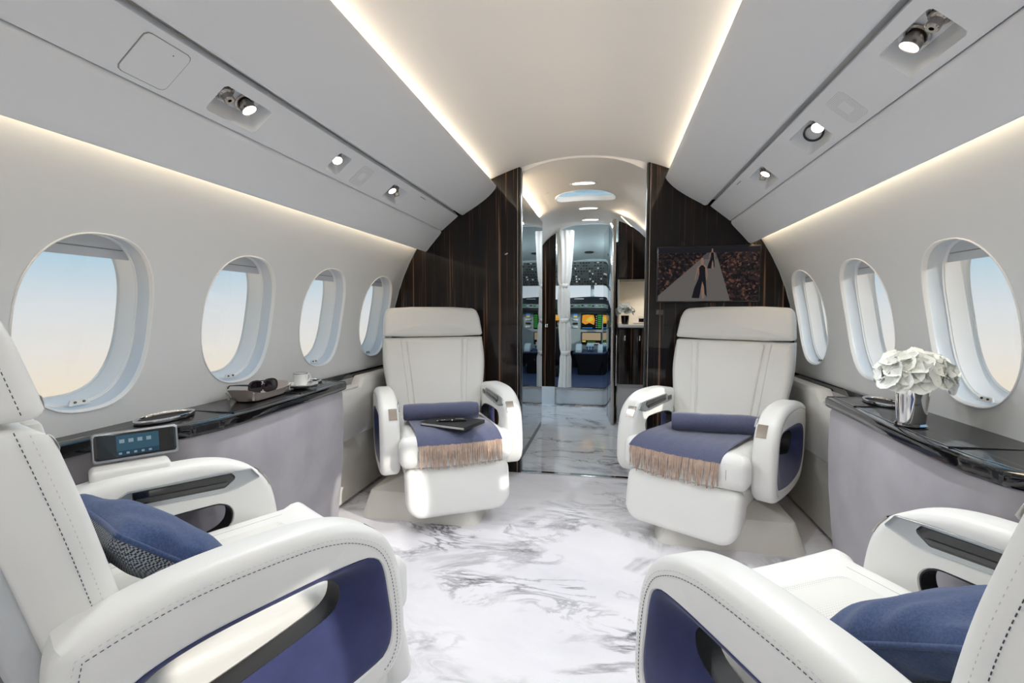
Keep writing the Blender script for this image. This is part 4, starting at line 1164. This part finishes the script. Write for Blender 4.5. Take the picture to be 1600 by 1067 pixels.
# =================================================================== SIDE LEDGES AND LOWER SIDEWALLS
LZ = .675
def xf_(y):
    """plan of the ledge front edge"""
    K = [(-3, 1.11), (.96, 1.11), (1.05, 1.06), (1.16, .968), (1.24, .952), (1.40, .950), (1.97, .985)]
    for (a, b), (c, d) in zip(K, K[1:]):
        if a <= y <= c:
            t = (y - a) / (c - a); t = t * t * (3 - 2 * t) if d < b else t
            return b + (d - b) * t
    return K[-1][1]
LY0, LY1 = -.60, 1.985
ys = [LY0, 0, .5, .9] + [.98 + .02 * k for k in range(14)] + [1.3, 1.4, 1.55, 1.7, 1.85, LY1]
for s, side in ((-1, 'left'), (1, 'right')):
    lg = thing('side_ledge', 'glossy dark wood ledge along the %s wall under the windows' % side, 'ledge', (s * 1.08, .9, LZ), 0, 'side ledges')
    L_ = lambda x, y, z: (s * x - s * 1.08, y - .9, z - LZ)
    f = MB(); f.loft([[L_(xf_(y) + .012, y, LZ), L_(1.178, y, LZ + .004), L_(1.178, y, LZ - .02), L_(xf_(y) + .012, y, LZ - .02)] for y in ys], cap0=True, cap1=True); tp = f.build('top', 'ebony_ledge', lg, 25)
    pr = [(.004, .000), (-.002, -.003), (-.004, -.010), (-.002, -.030), (.004, -.036), (.020, -.037), (.020, .0005)]
    f = MB(); f.loft([[L_(xf_(y) + a + .004, y, LZ + b) for a, b in pr] for y in ys], cap0=True, cap1=True); f.build('edge_rail', 'black_gloss', lg, 30)
    f = MB(); f.loft([[L_(xf_(y) + a, y, LZ + .0008 + b) for a, b in ((.030, 0), (.034, 0), (.034, .0006), (.030, .0006))] for y in ys], cap0=True, cap1=True); f.build('inlay_line', 'brushed', tp, 0)
    for yy in ((1.30, 1.66) if s < 0 else (1.30, 1.80)):
        f = MB(); f.box(L_((xf_(yy) + 1.178) / 2 + .008, yy, LZ + .0022), (1.178 - xf_(yy) - .03, .002, .004)); f.build('fold_joint', 'black_soft', tp, 0)
    f = MB(); f.rbox(L_(xf_(LY1) + .10, LY1 + .004, LZ - .012), (.185, .010, .030), .003, 2); f.build('end_cap', 'dark_metal', lg)
    # suede panel below
    sp = thing('suede_side_panel', 'taupe suede panel below the %s side ledge' % side, 'panel', (s * 1.02, .9, 0), 0, 'suede side panels')
    S_ = lambda x, y, z: (s * x - s * 1.02, y - .9, z)
    prof = [(.016, LZ - .0376), (.010, LZ - .050), (.008, .50), (.014, .35), (.030, .18), (.052, .0)]
    rings = []
    for y in [q for q in ys if q < 1.95] + [1.955]:
        rings.append([S_(xf_(y) + a, y, z) for a, z in prof] + [S_(1.178, y, 0), S_(1.178, y, LZ - .0376)])
    for k in range(1, 7):
        t = PI / 2 * k / 6; y = 1.955 + .035 * math.sin(t); dx = .035 * (1 - math.cos(t))
        rings.append([S_(xf_(1.955) + a + dx, y, z) for a, z in prof] + [S_(1.178, y, 0), S_(1.178, y, LZ - .0376)])
    f = MB(); f.loft(rings, cap0=True, cap1=True); f.build('suede_skin', 'suede', sp, 40)
    # forward sidewall armrest: black wall strip, suede band, leather body, lid
    ar = thing('sidewall_armrest', 'cream leather wall armrest beside the front %s seat' % side, 'armrest', (s * 1.09, 2.40, 0), 0, 'wall armrests beside the front seats')
    Q = lambda x, y, z: (s * x - s * 1.09, y - 2.40, z)
    y0, y1 = 2.00, YF - .005
    f = MB(); f.loft([[Q(x, y, z) for x, z in ((1.168, .668), (1.182, .668), (1.182, .640), (1.168, .640))] for y in (y0, y1)], cap0=True, cap1=True); f.build('black_strip', 'black_gloss', ar, 0)
    f = MB(); f.loft([[Q(x, y, z) for x, z in ((1.166, .640), (1.182, .640), (1.182, .50), (1.150, .50))] for y in (y0, y1)], cap0=True, cap1=True); f.build('suede_band', 'suede', ar, 0)
    def zt(y):
        t = max(0, min(1, (y - 2.32) / .06)); t = t * t * (3 - 2 * t); return .600 + .048 * t
    yy = [y0 + .01, 2.1, 2.2, 2.30] + [2.31 + .012 * k for k in range(7)] + [2.45, 2.6, y1]
    f = MB(); rr = []
    for y in yy:
        z = zt(y); rr.append([Q(1.164, y, z), Q(1.124, y, z), Q(1.112, y, z - .004), Q(1.105, y, z - .014), Q(1.103, y, z - .03), Q(1.107, y, .40), Q(1.114, y, .345), Q(1.124, y, .335), Q(1.164, y, .335)])
    f.loft(rr, cap0=True, cap1=True); f.build('body', 'seat_leather', ar, 35)
    f = MB(); f.rbox(Q(1.132, 2.165, .603), (.050, .29, .014), .005, 3); f.build('lid', 'seat_leather', ar)
    f = MB(); f.rbox(Q(1.131, 2.016, .597), (.054, .022, .026), .006, 3); f.build('latch', 'chrome', ar)
    f = MB(); f.loft([[Q(x, y, z) for x, z in ((1.128, .340), (1.132, .02), (1.180, .02), (1.180, .340))] for y in (y0, y1)], cap0=True, cap1=True); f.build('kick_panel', 'cream_leather', ar, 0)

def cup_holder(x, y, a, b, label):
    c = thing('cup_holder', label, 'cup holder', (x, y, LZ + .0045), 0, 'oval cup holders in the ledges')
    f = MB(); n = 56; prof = [(1.04, .0), (1.07, .006), (1.05, .010), (1.0, .011), (.95, .009), (.93, .002)]
    f.loft([[(a * k * math.cos(2 * PI * j / n), b * k * math.sin(2 * PI * j / n), z) for j in range(n)] for k, z in prof]); f.build('rim', 'chrome', c, 50)
    f = MB(); f.loft([[(a * k * math.cos(2 * PI * j / n), b * k * math.sin(2 * PI * j / n), z) for j in range(n)] for k, z in ((.945, .006), (.86, .0015), (.5, .0008))], cap1=True); f.build('well', 'black_soft', c, 50)
cup_holder(-1.108, 1.185, .046, .088, 'oval chrome-rimmed cup holder in the left ledge behind the touch screen')
cup_holder(-1.118, 1.895, .040, .080, 'oval chrome-rimmed cup holder in the left ledge beside the coffee cup')
cup_holder(1.112, 1.865, .042, .082, 'oval chrome-rimmed cup holder in the right ledge behind the silver vase')

# touch screen on an arm beside the left rear seat
ts = thing('touch_screen', 'small silver-framed touch screen standing by the left ledge', 'touch screen', (-1.000, 1.000, .660), math.atan2(.135, .10))
RX = Matrix.Rotation(math.radians(90 - 8), 3, 'X')
f = MB(); f.slab(resample(rrect(.088, .037, .008, 5), 72), .016, .004, lambda u, v, w: RX @ Vector((u, v, w)), m=3); fr_ = f.build('frame', 'brushed', ts)
f = MB(); f.slab(resample(rrect(.083, .031, .003, 4), 60), .003, .001, lambda u, v, w: RX @ Vector((u, v + .001, w + .0078)), m=2); gls = f.build('glass', 'black_gloss', ts)
def on_ts(name, x0, z0, x1, z1, m, lift, parent):
    f = MB(); f.loft([[RX @ Vector((a, b, lift + d)) for a, b in ((x0, z0), (x1, z0), (x1, z1), (x0, z1))] for d in (0, .0003)], cap0=True, cap1=True); return f.build(name, m, parent, 0)
pic = on_ts('picture', -.040, -.024, .046, .026, 'tablet_blue', .0094, gls)
on_ts('picture_band', -.040, -.024, .046, -.012, 'tablet_band', .0098, gls)
for k in range(4): on_ts('icon', -.034 + .018 * k, .007, -.024 + .018 * k, .016, 'tablet_icon', .0098, gls)
for k in range(5): on_ts('icon', -.036 + .015 * k, -.021, -.030 + .015 * k, -.016, 'tablet_icon', .0102, gls)
f = MB(); f.tube([(-.03, .014, -.030), (-.03, .040, -.050), (-.03, .060, -.055)], .008, 10); f.build('support_arm', 'brushed', ts)
f = MB(); f.rbox((-.015, -.035, -.060), (.16, .075, .040), .012, 4); f.build('stowage_box', 'seat_leather', ts)

# leather tray with sunglasses
ty = thing('leather_tray', 'taupe leather tray with folded corners on the left ledge', 'tray', (-1.083, 1.555, LZ + .0045), .10)
f = MB(); n = 64; rings = []
ol = superell(.052, .125, 4.5, n)
def trz(a, b, k):
    q = abs(b) / .125; return (.026 + .018 * q ** 4) * k
for k, h, off in ((.70, 0, 0), (.82, .02, 0), (.93, .45, 0), (1.0, 1.0, 0), (1.02, 1.04, 0), (.99, 1.02, -.0015), (.91, .50, .002), (.80, .08, .0025), (.68, .03, .002)):
    rings.append([(a * k * (1 + .10 * h), b * k, trz(a, b, h) + max(off, 0)) for a, b in ol])
f.loft(rings, cap0=True, cap1=True); f.build('tray_body', 'taupe_leather', ty, 50)
for sx in (-1, 1):
    for sy in (-1, 1):
        f = MB(); c = Vector((sx * .046, sy * .112, .020))
        f.tube([c + Vector((0, 0, -.012)), c, c + Vector((sx * .006, sy * .006, .014))], [.004, .003, .002], 8); f.build('corner_fold', 'taupe_leather', ty)
sg = thing('sunglasses', 'dark tortoiseshell sunglasses lying in the leather tray', 'sunglasses', (-1.078, 1.560, LZ + .0135), 1.45)
for sx in (-1, 1):
    ol = [(sx * .034 + a, b) for a, b in superell(.030, .022, 2.7, 40)]
    f = MB(); f.slab(ol, .004, .0015, lambda u, v, w: (u, w - .10 * u * u * 8, .030 + v), bf=.003, m=2); ln = f.build('lens', 'lens_dark', sg)
    f = MB(); f.tube([(u * 1.0, -.8 * u * u, .030 + v) for u, v in [(sx * .034 + a * 1.05, b * 1.06) for a, b in superell(.030, .022, 2.7, 40)]], .0028, 8, closed=True); f.build('rim', 'frame_dark', sg)
    f = MB(); f.tube([(sx * .064, -.003, .042), (sx * .068, .010, .042), (sx * .068, .050, .040), (sx * .062, .090, .036), (sx * .060, .105, .022), (sx * .060, .110, .012)], [.003, .003, .0025, .002, .0025, .002], 8); f.build('temple', 'frame_dark', sg)
f = MB(); f.tube([(-.008, -.001, .038), (0, -.002, .041), (.008, -.001, .038)], .0022, 8); f.build('bridge', 'nickel', sg)

# cup and saucer
sa = thing('saucer', 'white saucer under the coffee cup on the left ledge', 'saucer', (-1.068, 1.772, LZ + .0045))
f = MB(); f.lathe([(.0001, 0), (.030, 0), (.034, .002), (.060, .011), (.068, .016), (.067, .018), (.058, .0135), (.032, .005), (.0001, .0045)], 40); f.build('dish', 'white_china', sa)
f = MB(); f.lathe([(.0672, .0172), (.0682, .0178), (.0680, .0190), (.0668, .0186), (.0672, .0172)], 40); f.build('gilt_rim', 'nickel', sa)
cp = thing('coffee_cup', 'white china coffee cup with a silver rim on a saucer', 'cup', (-1.068, 1.772, LZ + .0100), .0)
f = MB(); f.lathe([(.0001, 0), (.020, 0), (.0235, .004), (.0265, .020), (.0285, .045), (.0290, .056), (.0275, .056), (.0265, .045), (.024, .020), (.020, .006), (.0001, .005)], 40); f.build('bowl', 'white_china', cp)
f = MB(); f.tube([(.014 + .0, .022, .048), (.016, .034, .050), (.018, .041, .040), (.017, .037, .026), (.013, .023, .016)], .0028, 8); f.build('handle', 'white_china', cp)
f = MB(); f.lathe([(.0291, .0530), (.0296, .0555), (.0292, .0570), (.0272, .0570), (.0276, .0550)], 40); f.build('gilt_rim', 'nickel', cp)
f = MB(); f.lathe([(.0001, .044), (.0255, .044), (.0255, .043), (.0001, .043)], 32); f.build('coffee', 'frame_dark', cp)
sp_ = thing('teaspoon', 'silver teaspoon lying on the saucer edge', 'spoon', (-1.028, 1.803, LZ + .0225), .9)
f = MB(); f.tube([(0, -.045, .004), (0, 0, .002), (0, .035, .003)], [.0022, .0016, .002], 8); f.build('handle', 'chrome', sp_)
f = MB(); f.lathe([(.0001, -.003), (.008, -.001), (.010, .002), (.0085, .002), (.0001, -.001)], 20, (0, .044, .003), sx=.8, sy=1.35); f.build('bowl', 'chrome', sp_)

# silver vase with white flowers on the right ledge
fv = thing('flower_vase', 'silver beaker vase full of white flowers on the right ledge', 'flower vase', (1.020, 1.530, LZ + .0022))
f = MB(); f.lathe([(.0001, 0), (.034, 0), (.0365, .002), (.0365, .006), (.033, .009), (.0335, .012), (.0385, .080), (.0405, .104), (.0418, .108), (.0400, .109), (.0372, .080), (.032, .012), (.0001, .012)], 48); f.build('beaker', 'chrome', fv)
f = MB(); f.lathe([(.036, .0025), (.0385, .004), (.036, .0065)], 48); f.build('foot_bead', 'chrome', fv)
f = MB(); f.lathe([(.0001, .090), (.036, .092), (.030, .105), (.0001, .108)], 24); f.build('stems', 'petal_heart', fv)
bouquet(fv, 34, (.004, .0, .138), .074, .66, .042)

# =================================================================== THROWS, NOTEBOOK, PILLOWS
CZ = .432
def throw(seat, label, skew, x0, fr_y, roll):
    rz = seat.rotation_euler.z
    t = thing('throw_blanket', label, 'blanket', (seat.location.x, seat.location.y, CZ), rz, 'blue throws on the front seats')
    # cushion profile: list of (y, z) relative to CZ
    path = [(-.16, .003), (-.05, .003), (.06, .002), (.14, .0005), (.185, -.006), (.215, -.017), (.236, -.033), (.2475, -.051)]
    pp = catmull([(a, b, 0) for a, b in path], 5); hwid = .195; nx = 24
    def pt(i, u, d=0.0):
        q = pp[i]; k = i / (len(pp) - 1)
        a = pp[max(i - 1, 0)]; b = pp[min(i + 1, len(pp) - 1)]; tt = (b - a); nn = Vector((-tt.y, tt.x, 0)).normalized()
        wob = .0025 * math.sin(u * 9 + k * 7) * (1 - k) + .002 * math.sin(u * 23 + k * 3)
        x = x0 + u * hwid * (1.0 - .06 * (1 - k)) + skew * (k - .5)
        y = q.x + nn.x * (d + max(0, wob)) + .012 * u * skew * 3
        return (x, y, q.y + nn.y * (d + max(0, wob)) + .004 + .010 * (abs(x) / .26) ** 2)
    us = [-1 + 2 * j / nx for j in range(nx + 1)]
    f = MB(); n_ = len(pp)
    rows = [[pt(i, u, .008) for u in us] for i in range(n_)] + [[pt(i, u, .002) for u in us] for i in range(n_ - 1, -1, -1)]
    f.loft(rows, closed=False, wrap=True); f.add([], [])
    sheet = f.build('folded_sheet', 'throw_wool', t, 60)
    f = MB()
    for u, e in ((-1, 0), (1, 0)):
        f.tube([pt(i, u, .005) for i in range(n_)], .004, 6)
    f.build('hem', 'throw_wool', sheet, 60)
    # fringe
    f = MB(); nf = 92
    for j in range(nf):
        u = -.985 + 1.97 * j / (nf - 1) + random.uniform(-.006, .006)
        a = Vector(pt(n_ - 2, u, .006)); L = random.uniform(.088, .112); sw = random.uniform(-.010, .010)
        zt_ = a.z - CZ * 0
        pts = [a, Vector((a.x + sw * .15, max(a.y + .010, .252), a.z - .025)), Vector((a.x + sw * .6, .259 + random.uniform(0, .004), a.z - L * .62)), Vector((a.x + sw, .256 + random.uniform(0, .010), a.z - L))]
        f.tube(pts, [.0025, .0024, .0023, .0016], 6)
    stuff(f.build('fringe', 'fringe_wool', t, 60))
    # roll
    cx_, cy_, ang, ln = roll; c, s_ = math.cos(ang), math.sin(ang); rr = .043
    f = MB(); rows = []
    for i in range(25):
        q = -1 + 2 * i / 24; e = 1 - .10 * max(0, abs(q) - .85) / .15
        row = []
        for k in range(40):
            a = 2 * PI * k / 40; r = rr * e * (1 + .03 * math.sin(a * 2 + q * 2) + .015 * math.sin(q * 11 + a)) * (1.06 if -1.4 < a - PI < -.2 else 1)
            lx = q * ln / 2; row.append((cx_ + lx * c - r * math.cos(a) * s_, cy_ + lx * s_ + r * math.cos(a) * c, .012 + rr + r * math.sin(a)))
        rows.append(row)
    f.loft(rows, cap0=True, cap1=True); rl = f.build('rolled_end', 'throw_wool', t, 50)
    for e in (-1, 1):
        sp2 = []
        for k in range(70):
            a = k * .30; r = rr * .93 * (1 - k / 76)
            sp2.append((cx_ + e * (ln / 2 + .001) * c - r * math.cos(a) * s_, cy_ + e * (ln / 2 + .001) * s_ + r * math.cos(a) * c, .012 + rr + r * math.sin(a)))
        f = MB(); f.tube(sp2, .0022, 5); f.build('spiral_edge', 'throw_wool', rl, 60)
    return t
throw(seats[0], 'blue wool throw with tan fringe under the notebook on the left seat', -.02, .0, 0, (.03, -.02, -.16, .37))
throw(seats[1], 'blue wool throw with tan fringe on the seat below the television', .05, .010, 0, (-.045, -.020, .42, .36))

nb = thing('notebook', 'black hardcover notebook lying on the left blue throw', 'notebook', (seats[0].location.x + .0, seats[0].location.y + .0, CZ + .017), seats[0].rotation_euler.z)
RZ = Matrix.Rotation(-.80, 3, 'Z'); cen = Vector((.0, .118, 0))
def nbp(v): return RZ @ Vector(v) + cen
f = MB(); f.rbox(nbp((0, 0, .003)), (.250, .185, .0025), .001, 2, M=RZ); f.rbox(nbp((0, 0, .0165)), (.250, .185, .0025), .001, 2, M=RZ); f.rbox(nbp((-.1235, 0, .00975)), (.003, .185, .013), .001, 2, M=RZ); f.build('cover', 'black_soft', nb)
f = MB(); f.rbox(nbp((.002, 0, .00975)), (.238, .176, .0108), .001, 2, M=RZ); f.build('pages', 'paper', nb)
pe = thing('pen', 'black and silver ballpoint pen on the notebook', 'pen', nb.location + Vector((0, 0, .0180)), seats[0].rotation_euler.z)
a, b = Vector((.072, .120, .006)), Vector((-.060, .150, .006)); d = (b - a)
f = MB(); f.tube([a, a + d * .04, a + d * .45, a + d * .96, b], [.003, .0052, .0058, .0052, .003], 14); f.build('barrel', 'black_gloss', pe)
f = MB(); f.tube([a + d * .47, a + d * .51], .0063, 14); f.build('ring', 'chrome', pe)
f = MB(); f.tube([a + d * .93 + Vector((0, 0, .007)), a + d * .60 + Vector((0, 0, .0075))], .0016, 8); f.build('clip', 'chrome', pe)
f = MB(); f.tube([a - d * .06, a], [.0008, .003], 10); f.build('tip', 'chrome', pe)

def pillow(seat, label, centre, size, thick, tilt, yaw, tweed=True):
    M = Matrix.Translation(seat.location) @ Matrix.Rotation(seat.rotation_euler.z, 4, 'Z')
    p = thing('pillow', label, 'pillow', (0, 0, 0), 0, 'blue pillows on the rear seats')
    p.matrix_world = M @ Matrix.Translation(centre) @ Matrix.Rotation(yaw, 4, 'Z') @ Matrix.Rotation(tilt, 4, 'X')
    n = 30
    def P(u, v, s_):
        k = 1 - .10 * (u * u + v * v) * .5 + .10 * (u * v) ** 2 - .06 * (1 - (u * v) ** 2) * max(abs(u), abs(v)) ** 4
        h = thick * ((1 - abs(u) ** 2.6) * (1 - abs(v) ** 2.6)) ** .55 if abs(u) < 1 and abs(v) < 1 else 0
        wr = .006 * math.sin(7 * u + 3 * v) * (abs(u * v) ** .5) + .004 * math.sin(11 * v - 5 * u) * abs(u)
        return (u * size * k, s_ * (h + (wr if h > .01 else 0)), v * size * k)
    for s_, nm, mt in ((1, 'front_cover', 'denim'), (-1, 'back_cover', 'tweed' if tweed else 'denim')):
        f = MB(); f.loft([[P(-1 + 2 * i / n, -1 + 2 * j / n, s_) for j in range(n + 1)] for i in range(n + 1)], closed=False); f.build(nm, mt, p, 60)
    f = MB(); rim = [(-1 + 2 * i / n, -1) for i in range(n)] + [(1, -1 + 2 * i / n) for i in range(n)] + [(1 - 2 * i / n, 1) for i in range(n)] + [(-1, 1 - 2 * i / n) for i in range(n)]
    f.tube([P(u, v, 0) for u, v in rim], .0045, 8, closed=True); f.build('piping', 'denim', p, 60)
    return p
pillow(seats[2], 'blue pillow with tweed back leaning on the lower left seat', (.055, -.185, .545), .148, .054, math.radians(46), math.radians(6))
pillow(seats[3], 'blue pillow on the seat at the lower right corner', (-.01, -.160, .528), .160, .054, math.radians(56), math.radians(-6), False)
